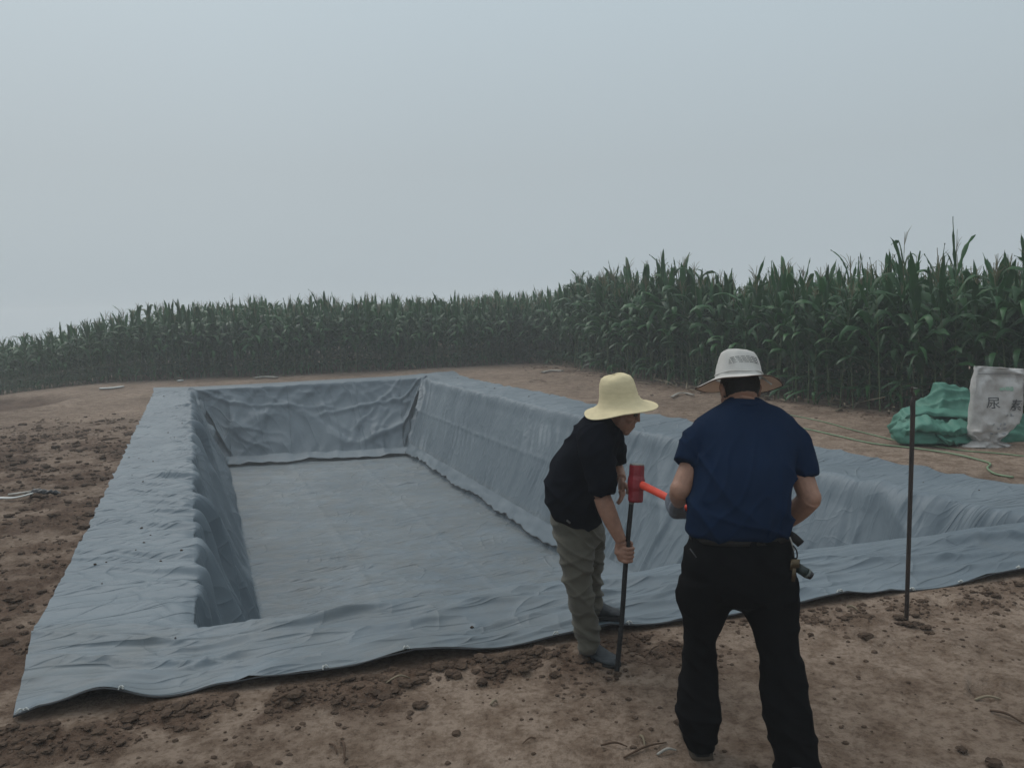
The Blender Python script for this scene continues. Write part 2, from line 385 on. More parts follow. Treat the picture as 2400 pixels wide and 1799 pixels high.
# finer rows near the camera on the long section
V = np.concatenate([np.linspace(0, 1, nv[0], endpoint=False), np.linspace(1, 2, nv[1], endpoint=False),
                    2 + np.linspace(0, 1, nv[2], endpoint=False) ** 1.45, np.linspace(3, 4, nv[3], endpoint=False), np.linspace(4, 5, nv[4] + 1)])
UU, VV = np.meshgrid(U, V)
def lat(u, v):
    i = np.clip(np.floor(u).astype(int), 0, 4); j = np.clip(np.floor(v).astype(int), 0, 4)
    a = (u - i)[..., None]; b = (v - j)[..., None]
    return (cx[j, i] * (1 - a) + cx[j, i + 1] * a) * (1 - b) + (cx[j + 1, i] * (1 - a) + cx[j + 1, i + 1] * a) * b
def prof(a):                                   # depth share from wall fraction, rounded at rim and foot
    return np.clip(sstep(-0.06, 0.14, a) * a, 0, 1) * (1 - 0.02) + 0.02 * sstep(0, 1, a)
def pit_depth(u, v):
    aL = np.clip(u - 1, 0, 1); aR = np.clip(4 - u, 0, 1); aN = np.clip(v - 1, 0, 1); aF = np.clip(4 - v, 0, 1)
    k = np.minimum(np.minimum(aL, aR), np.minimum(aN, aF))
    return k
XY = lat(UU, VV)
tlong = np.clip((VV - 2), 0, 1)
bow = np.sin(np.pi * np.clip((VV - 1) / 3, 0, 1)) * sstep(2.9, 4.0, UU)
XY[..., 0] += -0.27 * bow
K = pit_depth(UU, VV)
Z = -DEP * prof(K)
# distances in metres along the two sides
dist_along = np.zeros(len(V)); mid = lat(np.full(len(V), 1.0), V); dist_along[1:] = np.cumsum(np.linalg.norm(np.diff(mid, axis=0), axis=1))
T = np.repeat(dist_along[:, None], len(U), 1)
du = lat(U, np.full(len(U), 3.5)); da = np.zeros(len(U)); da[1:] = np.cumsum(np.linalg.norm(np.diff(du, axis=0), axis=1)); S = np.repeat(da[None, :], len(V), 0)

CR = XY @ np.array([0.940, 0.342]); AL = XY @ np.array([-0.380, 0.925])      # across and along the pit, metres in plan
_off = np.where(UU < 2.5, -Z, 2 * DEP + Z); _wF = sstep(2.9, 3.1, VV); _wN = 1 - sstep(1.3, 1.95, VV)
CRU = CR + ((1 - _wF) * _off + _wF * DEP) * (1 - _wN)
wallL = sstep(0.9, 1.15, UU) * (1 - sstep(1.85, 2.0, UU)); wallR = sstep(3.0, 3.2, UU) * (1 - sstep(3.9, 4.1, UU))
wallF = sstep(3.0, 3.15, VV) * (1 - sstep(3.93, 4.05, VV)); wallN = sstep(0.95, 1.1, VV) * (1 - sstep(1.9, 2.0, VV))
flapL = 1 - sstep(0.9, 1.1, UU); flapR = sstep(3.9, 4.1, UU); flapN = 1 - sstep(0.9, 1.08, VV)
floorW = (K > 0.999).astype(float)
aL = np.clip(UU - 1, 0, 1); aR = np.clip(4 - UU, 0, 1); aF = np.clip(4 - VV, 0, 1)
D = np.zeros_like(UU)
inlen = sstep(0.9, 1.3, VV) * (1 - sstep(3.2, 3.9, VV))
# left wall: deep hanging folds running down the slope
sdn = aL * 1.95
w = T * 1.0 + 0.16 * noise2(T * 0.6, sdn * 1.2, 5)
f1 = ridge(w * 1.15, sdn * 0.28, 31) ** 2.5; f2 = ridge(w * 2.6 + 5, sdn * 0.45 + 3, 32) ** 2; f3 = noise2(w * 6.5, sdn * 0.9, 33)
wv = T * 1.0 + 0.22 * noise2(T * 0.5, sdn * 0.7, 35) + 0.10 * sdn
D += inlen * wallL * (0.05 * f1 + 0.22 * saw(-wv * 1.7, 36, 0.22, sdn, 0.5) + 0.11 * saw(-wv * 3.7 + 0.4, 37, 0.3, sdn, 0.9) + 0.012 * f3 - 0.09)
# left flap: cross wrinkles gathered at the rim
fl = np.clip(1 - UU, 0, 1)
wf = T + 0.10 * noise2(T * 0.9, fl * 2.0, 6) - 0.12 * fl
g1 = ridge(wf * 1.9, fl * 0.7, 41) ** 3; g2 = ridge(wf * 3.6, fl * 1.1 + 4, 42) ** 2.5; g3 = noise2(wf * 7.5, fl * 1.5, 43)
amp = (0.55 + 0.45 * sstep(0.35, 1, UU)) * sstep(1.1, 2.1, VV) * (1 - sstep(3.3, 4, VV)) * (1 - sstep(1.0, 1.25, UU))
D += amp * (0.018 * g1 + 0.075 * saw(-wf * 2.3, 46, 0.22, fl * 1.3, 1.2) + 0.050 * saw(-wf * 4.3 + 0.3, 47, 0.25, fl * 1.3, 1.6) + 0.020 * saw(-wf * 7.4, 48, 0.35, fl * 1.3, 2.2) + 0.006 * g3)
# scalloped rim
D += 0.035 * noise2(T * 2.3, 0.5 + T * 0, 44) * np.exp(-((UU - 1.02) / 0.1) ** 2) * inlen
# right wall: finer, straighter folds and a welded seam
sR = aR * 2.1
wr = T - 0.35 * (1 - aR) + 0.2 * noise2(T * 0.5, sR, 7)
h1 = ridge(wr * 1.3, sR * 0.3 + 2, 51) ** 2; h2 = ridge(wr * 3.1, sR * 0.5, 52) ** 2; h3 = noise2(wr * 7, sR * 1.3, 53)
nearR = 1 - sstep(3, 9, T)
D += inlen * wallR * (0.015 * h1 + 0.012 * h2 + 0.060 * saw(-wr * 1.5, 55, 0.25, sR, 0.6) + 0.042 * saw(-wr * 3.5, 56, 0.28, sR, 0.8) + 0.018 * saw(-wr * 7.0, 57, 0.35, sR, 1.2) - 0.03 + nearR * (0.075 * ridge(wr * 0.55 + 0.7 * sR * 0.45, sR * 0.25, 54) ** 2.0 + 0.02 * h1))
D += inlen * wallR * 0.016 * np.exp(-((aR - 0.42 - 0.01 * noise2(T * 2, T * 0, 9)) / 0.016) ** 2) * (0.6 + 0.6 * noise2(T * 5, T * 0, 10))
# right rim and flap: soft, uneven
fr = np.clip(UU - 4, 0, 1)
D += sstep(3.7, 4.05, UU) * sstep(1.3, 2.1, VV) * (0.04 * noise2(T * 0.9, fr * 1.5, 61) + 0.022 * noise2(T * 2.9, fr * 2, 62) + 0.02 * ridge(T * 1.9 + fr, fr, 63) ** 3)
# far wall: crumpled sheet with long pulled creases from the top corners
sF = aF * 2.0; q1 = S + 0.25 * noise2(S * 0.7, sF * 0.8, 71); q2 = sF + 0.25 * noise2(S * 0.7 + 9, sF * 0.8, 72)
cr_ = (0.055 * ridge(q1 * 0.75 + q2 * 0.35, q2 * 0.75 - q1 * 0.2, 73) ** 2.2 + 0.030 * ridge(q1 * 1.6 - q2 * 0.9, q2 * 1.5, 74) ** 2 + 0.010 * noise2(q1 * 4, q2 * 4, 75) + 0.085 * saw(q1 * 1.3 + q2 * 0.9, 76, 0.2, q2 - q1, 0.6) + 0.065 * saw(q1 * 1.0 - q2 * 1.6, 78, 0.2, q2 + q1, 0.6) + 0.03 * saw(q1 * 3.1 + q2 * 1.2, 79, 0.25, q2 - q1, 0.9) - 0.09)
def crease(ax, ay, bx, by, wd, am, mode='ridge'):
    """ax.. in share of the far wall's width and depth"""
    X = np.clip((UU - 1) / 3, -0.2, 1.2) * 6.0; Y_ = aF * 2.0
    ax *= 6; bx *= 6; ay *= 2; by *= 2
    vx, vy = bx - ax, by - ay; L2 = vx * vx + vy * vy
    t = np.clip(((X - ax) * vx + (Y_ - ay) * vy) / L2, 0, 1)
    wob = 0.05 * noise2(t * 3, t * 0 + ax, 77)
    d = ((X - ax) * vy - (Y_ - ay) * vx) / math.sqrt(L2) + wob
    e_ = np.hypot(X - (ax + t * vx), Y_ - (ay + t * vy)) - np.abs(d)
    return am * np.exp(-(d / wd) ** 2) * np.exp(-(np.clip(e_, 0, 9) / 0.15) ** 2) * (0.5 + 0.5 * np.sin(np.pi * (0.1 + 0.8 * t)))
for a in [(0.02, 0.02, 0.20, 0.95, 0.05, 0.10), (0.03, 0.02, 0.30, 0.75, 0.06, 0.07), (0.0, 0.1, 0.10, 0.9, 0.05, 0.09), (0.03, 0.0, 0.52, 0.33, 0.05, 0.035),
          (0.50, 0.05, 0.23, 0.9, 0.12, 0.05), (0.67, 0.02, 0.58, 0.55, 0.03, 0.045), (0.98, 0.02, 0.72, 0.95, 0.07, 0.10),
          (0.99, 0.04, 0.85, 0.98, 0.05, 0.10), (0.97, 0.0, 0.60, 0.75, 0.06, 0.07), (0.96, 0.0, 0.52, 0.40, 0.05, 0.05), (0.98, 0.3, 0.9, 0.98, 0.04, 0.06), (0.3, 0.95, 0.85, 0.93, 0.06, 0.05)]:
    D += 1.5 * wallF * crease(*a)
D += 1.3 * wallF * cr_ * sstep(1.0, 1.4, UU) * (1 - sstep(3.6, 4.0, UU)) * sstep(-0.01, 0.1, aF)
# floor: slack cross ripples, lengthwise welds
D += floorW * (0.026 * ridge(T * 1.4 + 0.2 * S, S * 0.25, 81) ** 3 + 0.030 * saw(-T * 2.1 - 0.15 * S + 0.3 * noise2(S * 0.5, T * 0.4, 84), 85, 0.25, S, 0.6) + 0.010 * noise2(T * 3.5 + S * 0.4, S * 0.8, 82))
for uc in (2.34, 2.70):
    D += floorW * 0.010 * np.exp(-((UU - uc - 0.006 * noise2(T * 2, T * 0, 83)) / 0.010) ** 2)
D += 0.05 * np.exp(-((aR - 1.0) / 0.03) ** 2) * 0
# near flap: broad slack waves, ripples near the hem
vn = np.clip(VV, 0, 1)
wN = np.clip(1.12 - VV, 0, 0.3) / 0.3
tx = CR
D += np.clip(wN, 0, 1) * (0.030 * noise2(tx * 0.9, vn * 1.6, 91) + 0.030 * ridge(tx * 0.6 + vn * 1.5, vn * 1.6, 92) ** 3 + 0.008 * noise2(tx * 3 + vn, vn * 5, 93)
                          + 0.022 * ridge(tx * 1.1 - vn * 2, vn * 2 + 1, 94) ** 4 + 0.035 * saw(-vn * 2.6 - 0.5 * tx + 0.6 * noise2(tx * 0.5, vn * 1.5, 86), 87, 0.22, tx, 0.45) + 0.018 * saw(-vn * 5.5 + 0.6 * tx + 0.5 * noise2(tx * 0.8, vn * 2, 88), 89, 0.25, tx, 0.9))
D += 0.012 * noise2(T * 0 + S * 1.2, S * 0, 95) * np.exp(-((VV - 1.0) / 0.12) ** 2)
# the lifted hem and the curled corner at the near left
hemlift = 0.0 + 0.010 * (noise2(S * 0.8, S * 0, 96) + 0.5)
xs0 = XY[..., 0]
hemlift = hemlift + 0.085 * np.exp(-((xs0 + 1.93) / 0.17) ** 2) * (1 - sstep(0.0, 0.6, VV)) + 0.03 * np.exp(-((xs0 + 0.55) / 0.3) ** 2)
Zl = Z + hemlift * np.exp(-(VV / 0.22) ** 2) + 0.022 - 0.012 * np.exp(-(VV / 0.1) ** 2)
# base normals, displaced positions
B = np.concatenate([XY, Zl[..., None]], -1)
gu = np.gradient(B, axis=1); gv = np.gradient(B, axis=0); Nn = np.cross(gu, gv); Nn /= np.linalg.norm(Nn, axis=-1, keepdims=True) + 1e-9
POS = B + Nn * D[..., None]
# wavy hem line in plan
edge = 0.035 * noise2(S * 0.9, S * 0, 97) * (1 - sstep(0, 0.4, VV)); POS[..., 1] += edge
eL = (0.02 * ridge(T * 2.2, T * 0, 98) + 0.02 * noise2(T * 5, T * 0, 99)) * (1 - sstep(0, 0.5, UU)) * sstep(1, 2, VV); POS[..., 0] -= eL
eR = 0.05 * noise2(T * 1.2, T * 0, 101) * sstep(4.5, 5, UU); POS[..., 0] += eR

# terrain: everything in the place rests on gh(x, y)
def quad_inside(x, y, poly):
    """smallest signed distance to the sides (positive inside)"""
    d = np.full(np.broadcast(x, y).shape, 1e9)
    for k in range(len(poly)):
        ax, ay = poly[k]; bx, by = poly[(k + 1) % len(poly)]; L = math.hypot(bx - ax, by - ay)
        d = np.minimum(d, ((bx - ax) * (y - ay) - (by - ay) * (x - ax)) / L)
    return d
OUT = [cx[0, 0], cx[0, 5], cx[5, 5], cx[5, 0]]; RIM = [cx[1, 1], cx[1, 4], cx[4, 4], cx[4, 1]]
def base_h(x, y):
    h = 0.02 * noise2(x * 0.35, y * 0.35, 201) + 0.012 * noise2(x * 0.9, y * 0.9, 202)
    h = h - 1.3 * sstep(-11, -26, x) * sstep(8, 20, y)          # land falls away far left
    # hollow at the left with a raised lip
    r = np.hypot((x + 12.9) / 2.6, (y - 17.2) / 2.9); h = h - 0.14 * (1 - sstep(0.7, 1.0, r)) + 0.05 * np.exp(-((r - 1.12) / 0.14) ** 2)
    return h
def moist(x, y):
    """share of freshly turned dark earth"""
    e = quad_inside(x, y, OUT)
    band = np.exp(-((e + 0.22) / 0.28) ** 2) * sstep(6.5, 5, y) * (1 - sstep(0.2, 2.2, x) * 0.65)
    left = sstep(-2.2, -3.2, x) * sstep(1.5, 3.5, y) * sstep(15.5, 11.0, y)
    pat = 0.25 + 0.75 * sstep(-0.25, 0.25, fbm(x * 1.3, y * 1.3, 210, 4)); pat2 = sstep(-0.3, 0.2, fbm(x * 2.6, y * 2.2, 211, 4))
    border = np.exp(-((np.minimum(np.abs((x - 3.45) + 0.37 * (y - 17.6)), 9)) / 0.7) ** 2) * sstep(9, 11, y) * 0.6
    hol = (1 - sstep(0.75, 1.05, np.hypot((x + 12.9) / 2.6, (y - 17.2) / 2.9))) * 1.0
    return np.clip(np.maximum(band * pat2 * 1.1, np.maximum(left * pat, np.maximum(border * pat2, hol))) + 0.22 * sstep(0.15, 0.5, fbm(x * 1.7, y * 1.7, 215, 3)), 0, 1)
_fr = random.Random(77)
FEET = [(_fr.uniform(-2.6, 3.4), _fr.uniform(2.1, 4.4), _fr.uniform(0, 6.28)) for _ in range(46)] + [(_fr.uniform(-7, -3.2), _fr.uniform(4, 10), _fr.uniform(0, 6.28)) for _ in range(30)]
def foot_relief(x, y):
    r = np.zeros(np.shape(x))
    for (fx, fy, fa) in FEET:
        m_ = (np.abs(x - fx) < .3) & (np.abs(y - fy) < .3)
        if not m_.any(): continue
        dx = x[m_] - fx; dy = y[m_] - fy; u = dx * math.cos(fa) + dy * math.sin(fa); v = -dx * math.sin(fa) + dy * math.cos(fa)
        wv_ = 0.045 + 0.008 * np.cos(u * 22)
        d = np.sqrt((u / 0.135) ** 2 + (v / wv_) ** 2)
        r[m_] += -0.011 * (1 - sstep(0.8, 1.0, d)) + 0.006 * np.exp(-((d - 1.18) / 0.14) ** 2) + 0.002 * np.sin(u * 190) * (d < .85)
    return r
def gh(x, y):
    x = np.asarray(x, float); y = np.asarray(y, float)
    e = quad_inside(x, y, OUT); rim = quad_inside(x, y, RIM)
    near = 1 - sstep(14, 30, np.hypot(x, y))
    mo = moist(x, y)
    rough = (0.009 * fbm(x * 2.4, y * 2.4, 220, 3) + 0.006 * (ridge(x * 1.7, y * 4.5, 222) ** 3) * (0.3 + mo)
             + (0.0045 + 0.020 * mo) * fbm(x * 7, y * 7, 221, 3) + 0.018 * mo * np.clip(noise2(x * 14, y * 14, 223) - 0.1, 0, 1)) * near
    rough = rough + foot_relief(x, y)
    out = 1 - sstep(-0.16, -0.02, e)
    h = base_h(x, y) * (0.25 + 0.75 * (1 - sstep(-1.2, 0.0, e))) + rough * (0.25 + 0.75 * out)
    h = h - 0.07 * sstep(0.12, 0.35, e) - 0.006 * sstep(-0.03, 0.02, e)
    k = np.clip((rim + 0.12) / 0.75, 0, 1)
    return h - (DEP + 0.12) * k
def ghs(x, y): return float(gh(np.array([x]), np.array([y]))[0])

# ------------------------------------------------------------------ ground
rows = np.concatenate([np.geomspace(2.0, 36, 540), np.geomspace(37, 125, 40)]) - 1.2
tt = np.concatenate([np.linspace(-3.0, -1.05, 40, endpoint=False), np.linspace(-1.05, 1.05, 720), np.linspace(1.08, 3.0, 40)])
GX = (rows[:, None] + 1.2) * tt[None, :] * 0.9; GY = np.repeat(rows[:, None], len(tt), 1)
GX = GX - 0.12 * (GY > 1e9)
GZ = gh(GX, GY)
gme = mesh_np('ground', np.stack([GX, GY, GZ], -1).reshape(-1, 3), grid_quads(*GX.shape), M_SOIL)
at = gme.attributes.new('moist', 'FLOAT', 'POINT'); at.data.foreach_set('value', moist(GX, GY).ravel().astype(np.float32))
link('ground', gme, kind='structure')

# ------------------------------------------------------------------ pit liner
tarp = empty('pit_liner', (0, 4.0, 0), 'large wrinkled blue grey plastic sheet lining the dug pit and lapping over its rim', 'pit liner')
tme = mesh_np('sheet', POS.reshape(-1, 3), grid_quads(*UU.shape), M_LINER)
uvl = tme.uv_layers.new(name='cloth'); li = np.empty(len(tme.loops), np.int32); tme.loops.foreach_get('vertex_index', li)
uvv = np.stack([CRU.ravel(), (AL - Z * (VV > 2.98)).ravel()], 1)[li]; uvl.data.foreach_set('uv', uvv.astype(np.float32).ravel())
dust = np.clip(0.65 * floorW + 0.35 * flapN * (1 - sstep(-0.2, 1.2, XY[..., 0])) + 0.25 * wallR * (aR > 0.8) + 0.18 * flapN + 0.12 * flapR, 0, 1)
at = tme.attributes.new('dust', 'FLOAT', 'POINT'); at.data.foreach_set('value', dust.ravel().astype(np.float32))
crs = 0.85 - 0.55 * np.clip(wallR + wallF * 0.2 + wallL * 0.6, 0, 1) - 0.1 * floorW - 0.1 * flapN + 0.6 * wallF
at = tme.attributes.new('crease', 'FLOAT', 'POINT'); at.data.foreach_set('value', crs.ravel().astype(np.float32))
so = link('sheet', tme); attach(so, tarp)
# dark tube put in for the shadow line under the lifted near edge
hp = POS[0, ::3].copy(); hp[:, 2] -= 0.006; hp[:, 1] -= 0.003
mb = MB(); mb.tube(list(hp), 0.0045, k=6, smooth=False); mb.obj('edge_shade', M_EDGESHADE, tarp)
rq = random.Random(55); spk = MB()
while spk.n < 21 * 36:
    iv, iu = rq.randrange(0, len(V) - 20), rq.choice([rq.randrange(4, 40), rq.randrange(4, 40), rq.randrange(len(U) - 34, len(U) - 2), rq.randrange(0, len(U) - 2)])
    c = POS[iv, iu]; far_ = c[1]
    if 1.0 < V[iv] < 2.0 or (1.0 < U[iu] < 2.0 and V[iv] > 1) or (3 < U[iu] < 4 and V[iv] > 1): continue
    sz = rq.uniform(.004, .010) * (1 + .05 * far_); 
    spk.rings([[c + sz * np.array([math.cos(2 * math.pi * q / 7) * rq.uniform(.7, 1.2) * k_, math.sin(2 * math.pi * q / 7) * rq.uniform(.7, 1.2) * k_, zz_]) for q in range(7)] for k_, zz_ in ((1, 0), (.9, .45), (.4, .8))])
so = spk.obj('soil_specks', M_CLOD, tarp); so['kind'] = 'stuff'
# white ties knotted through the edge
def tie(px, py, s=1.0):
    g = G(px, py); i = np.argmin(np.hypot(POS[0, :, 0] - g[0], POS[0, :, 1] - g[1])); c = POS[0, i] + np.array([0, 0.01, 0.004]); mbx = MB()
    mbx.ball(c, (0.012 * s, 0.010 * s, 0.007 * s), k=8, h=6)
    rr = random.Random(px)
    for k in range(3):
        a = rr.uniform(-2.6, 0.3); L = rr.uniform(0.02, 0.045) * s
        mbx.tube([c, c + np.array([math.cos(a) * L * .5, math.sin(a) * L * .5, 0.010]), c + np.array([math.cos(a) * L, math.sin(a) * L * 0.8, -0.004])], 0.0042 * s, k=6)
    mbx.obj('tie', M_WHITE, tarp)
for t_ in [(55, 1687), (290, 1648), (755, 1590), (952, 1556), (1322, 1508), (1486, 1484), (1976, 1414), (2145, 1388), (2246, 1370), (2380, 1348)]: tie(*t_, 0.75)
# loose lip of the wall sheet lying on the floor at the foot of the right wall
jr = np.argmin(np.abs(U - 3.16)); jf = np.argmin(np.abs(U - 2.93)); js = np.where((V > 2.1) & (V < 3.0))[0][::3]
n = len(js); k = 7; lip = np.zeros((n, k, 3)); tl = dist_along[js]
wdt = 0.60 + 0.16 * (noise2(tl * 0.7, tl * 0, 301) + 0.9 * noise2(tl * 4, tl * 0, 302))
for q in range(k):
    f = q / (k - 1); a = POS[js, jr]; b = POS[js, np.argmin(np.abs(U - 3.0))]
    ff = f * np.clip(wdt, 0.3, 1.3)
    p = a + (b - a) * ff[:, None] * 1.06
    p[:, 0] -= 0.02 + 0.05 * f; p[:, 2] += 0.022 + 0.012 * noise2(tl * 2.5, tl * 0 + f * 2, 303)
    lip[:, q] = p
lme = mesh_np('loose_lip', lip.reshape(-1, 3), grid_quads(n, k), M_LINER); lo = link('loose_lip', lme); attach(lo, tarp)
mb = MB(); mb.tube([p + np.array([-0.005, 0, -0.012]) for p in lip[:, -1]], 0.007, k=6, smooth=False); mb.obj('lip_gap_shade', M_EDGESHADE, tarp)  # dark tube drawn in for the shaded gap beneath the lip

ju = np.where((U > 1.92) & (U < 3.08))[0]; jt = np.argmin(np.abs(V - 3.10)); jb = np.argmin(np.abs(V - 2.985)); n = len(ju); lip2 = np.zeros((n, k, 3)); sx_ = da[ju]
wd2 = 0.8 + 0.3 * (noise2(sx_ * 1.3, sx_ * 0, 311) + 0.6 * noise2(sx_ * 3.5, sx_ * 0, 312))
for q in range(k):
    f = q / (k - 1); a = POS[jt, ju]; b = POS[jb, ju]; p = a + (b - a) * (f * np.clip(wd2, 0.35, 1.5))[:, None]
    p[:, 1] -= 0.03 + 0.05 * f; p[:, 2] += 0.05 + 0.03 * noise2(sx_ * 2.2, sx_ * 0 + f * 2, 313); p[:, 2] = np.maximum(p[:, 2], POS[jb, ju][:, 2] + 0.03); lip2[:, q] = p
lme2 = mesh_np('loose_lip', lip2.reshape(-1, 3), grid_quads(n, k), M_LINER); lo = link('loose_lip', lme2); attach(lo, tarp)
# ------------------------------------------------------------------ corn
def leaf_mesh(rr, L, w, up, droop, segs=8, kink=False, V_=None):
    """arching blade starting at the origin going +X; returns verts, quads"""
    vs = []; fs = []
    x = z = 0.0; ang = up; wob = rr.uniform(-0.5, 0.5); tw = rr.uniform(-1.1, 1.1)
    for i in range(segs + 1):
        t = i / segs
        ww = w * (math.sin(math.pi * min(1, (t * 0.92 + 0.08)) ** 0.75)) ** 0.7 if t < 1 else 0.002
        ww = max(ww, 0.002)
        tx = tw * t
        sx = wob * 0.18 * L * t * t
        rip = 0.12 * w * math.sin(i * 2.1 + wob * 5)
        n = np.array([-math.sin(ang), 0, math.cos(ang)]); side = np.array([0, 1, 0]) * math.cos(tx) + n * math.sin(tx)
        c = np.array([x, sx, z])
        nn = np.cross(np.array([math.cos(ang), 0, math.sin(ang)]), side)
        vs += [c - side * ww / 2 - nn * (0.22 * ww) + n * rip, c, c + side * ww / 2 - nn * (0.22 * ww) - n * rip]
        st = L / segs; x += math.cos(ang) * st; z += math.sin(ang) * st
        ang -= droop / segs * (0.4 + 1.6 * t) + (0.9 if kink and i == segs // 2 else 0)
    for i in range(segs):
        a = i * 3; fs += [(a, a + 1, a + 4, a + 3), (a + 1, a + 2, a + 5, a + 4)]
    return np.array(vs), np.array(fs)
def rotz(v, a):
    c, s = math.cos(a), math.sin(a); return np.stack([v[:, 0] * c - v[:, 1] * s, v[:, 0] * s + v[:, 1] * c, v[:, 2]], 1)
def tube_np(pts, rad, k=5):
    mbx = MB(); mbx.tube(pts, rad, k=k, smooth=False, cap=False)
    return np.array(mbx.v), np.array(mbx.f)
def corn_plant(seed, low=False):
    rr = random.Random(seed); Hh = rr.uniform(1.78, 2.05)
    bend = rr.uniform(-0.05, 0.05); bend2 = rr.uniform(-0.05, 0.05)
    def ax(z): t = z / Hh; return np.array([bend * t * t * 1.6, bend2 * t * t * 1.6, z])
    ns = 4 if low else 9
    st = tube_np([ax(Hh * i / ns) + (np.array([0.005 * (-1) ** i, 0, 0]) if not low else 0) for i in range(ns + 1)], [0.015 - 0.010 * (i / ns) for i in range(ns + 1)], 3 if low else 5)
    leaves = []; nl = 11 if low else 14; az = rr.uniform(0, 6.28)
    for i in range(nl):
        t = (i + 0.6) / nl; z = Hh * (0.10 + 0.86 * t)
        az += math.pi + rr.uniform(-0.5, 0.5)
        if t < 0.25: L = rr.uniform(0.35, 0.55); up = rr.uniform(-0.3, 0.5); dr = rr.uniform(0.8, 2.0); w_ = 0.075
        elif t < 0.8: L = rr.uniform(0.6, 0.9); up = rr.uniform(0.75, 1.25); dr = rr.uniform(1.6, 3.0); w_ = rr.uniform(0.095, 0.14)
        else: L = rr.uniform(0.40, 0.66); up = rr.uniform(1.2, 1.5); dr = rr.choice([0.1, 0.4, 1.0, 2.6]); w_ = rr.uniform(0.07, 0.11)
        v, f = leaf_mesh(rr, L, w_, up, dr, 4 if low else 8, kink=rr.random() < 0.25)
        v = rotz(v, az) + ax(z); leaves.append((v, f))
    ta = []
    top = ax(Hh); nT = 3 if low else rr.choice([4, 5, 6, 7])
    ht = rr.uniform(0.2, 0.34)
    parts = [tube_np([top, top + np.array([0.01, 0, ht])], [0.009, 0.004], 3 if low else 4)]
    for i in range(nT - 1):
        a = rr.uniform(0, 6.28); s = rr.uniform(0.1, 0.2); zz = rr.uniform(0.02, 0.12)
        parts.append(tube_np([top + np.array([0, 0, zz]), top + np.array([math.cos(a) * s * .4, math.sin(a) * s * .4, zz + s * 0.8]), top + np.array([math.cos(a) * s * .8, math.sin(a) * s * .8, zz + s * 1.15])], [0.005, 0.0045, 0.002], 3))
    return st, leaves, parts
def joinq(parts):
    vs = []; fs = []; n = 0
    for v, f in parts: vs.append(v); fs.append(f + n); n += len(v)
    return np.concatenate(vs), np.concatenate(fs)
# field borders in plan
bR = np.array([(10.5, 3.5), (8.6, 7.3), (7.35, 10.2), (6.55, 11.3), (5.55, 12.6), (3.75, 17.4), (2.75, 20.7), (1.7, 25.0), (0.9, 26.6)], float)
bF = np.array([(0.9, 26.6), (-3.0, 25.0), (-7.2, 24.1), (-11.3, 23.7), (-15.5, 24.1), (-22, 26.0)], float)
def along(poly, s):
    seg = np.linalg.norm(np.diff(poly, axis=0), axis=1); cs = np.concatenate([[0], np.cumsum(seg)])
    i = min(np.searchsorted(cs, s, side='right') - 1, len(seg) - 1); t = (s - cs[i]) / seg[i]
    p = poly[i] * (1 - t) + poly[i + 1] * t; d = (poly[i + 1] - poly[i]) / seg[i]
    return p, d, cs[-1]
spots = []   # x, y, row index, zone
rs = random.Random(3)
for poly, zone, nrow in ((bR, 'right', 13), (bF, 'far', 16)):
    Lt = np.linalg.norm(np.diff(poly, axis=0), axis=1).sum()
    for r_ in range(nrow):
        s = 0.0
        while s < Lt:
            p, d, _ = along(poly, s); nrm = np.array([d[1], -d[0]])
            off = r_ * 0.45 + rs.uniform(-0.1, 0.1)
            q = p + nrm * off + d * rs.uniform(-0.06, 0.06)
            spots.append((q[0], q[1], r_, zone)); s += rs.uniform(0.17, 0.29) if r_ < 5 else rs.uniform(0.22, 0.4)
# the corner between the two stretches
for i in range(480):
    spots.append((rs.uniform(-1.0, 5.5), rs.uniform(26.9, 31), 6, 'far'))
for i in range(260):        # more of the field behind on the falling ground at the left
    spots.append((rs.uniform(-30, -11), rs.uniform(29, 42), 9, 'far'))
def in_view(x, y): return y > 3 and abs(x / y) < 0.76
def hscale(x, y):
    s = 1.03 - 0.27 * sstep(-10.0, -17.5, x)
    return float(s + 0.19 * sstep(1.2, 2.6, x) - 0.19 * sstep(3.2, 5.0, x))
cand = [s for s in spots if in_view(s[0], s[1])]
cand.sort(key=lambda s: s[2] * 1.6 + math.hypot(s[0], s[1]) * 0.12 + (0 if s[2] < 3 else 5))
solo = cand[:300]; solo_set = set(id(s) for s in solo); rest = [s for s in spots if id(s) not in solo_set]
NPR = 9; protos = []
for i in range(NPR):
    st, leaves, ta = corn_plant(100 + i)
    protos.append((mesh_np('stalk', st[0], st[1], M_STALK), [mesh_np('leaf', v, f, M_LEAF) for v, f in leaves], mesh_np('tassel', *joinq([(v, f) for v, f in ta]), M_TASSEL)))
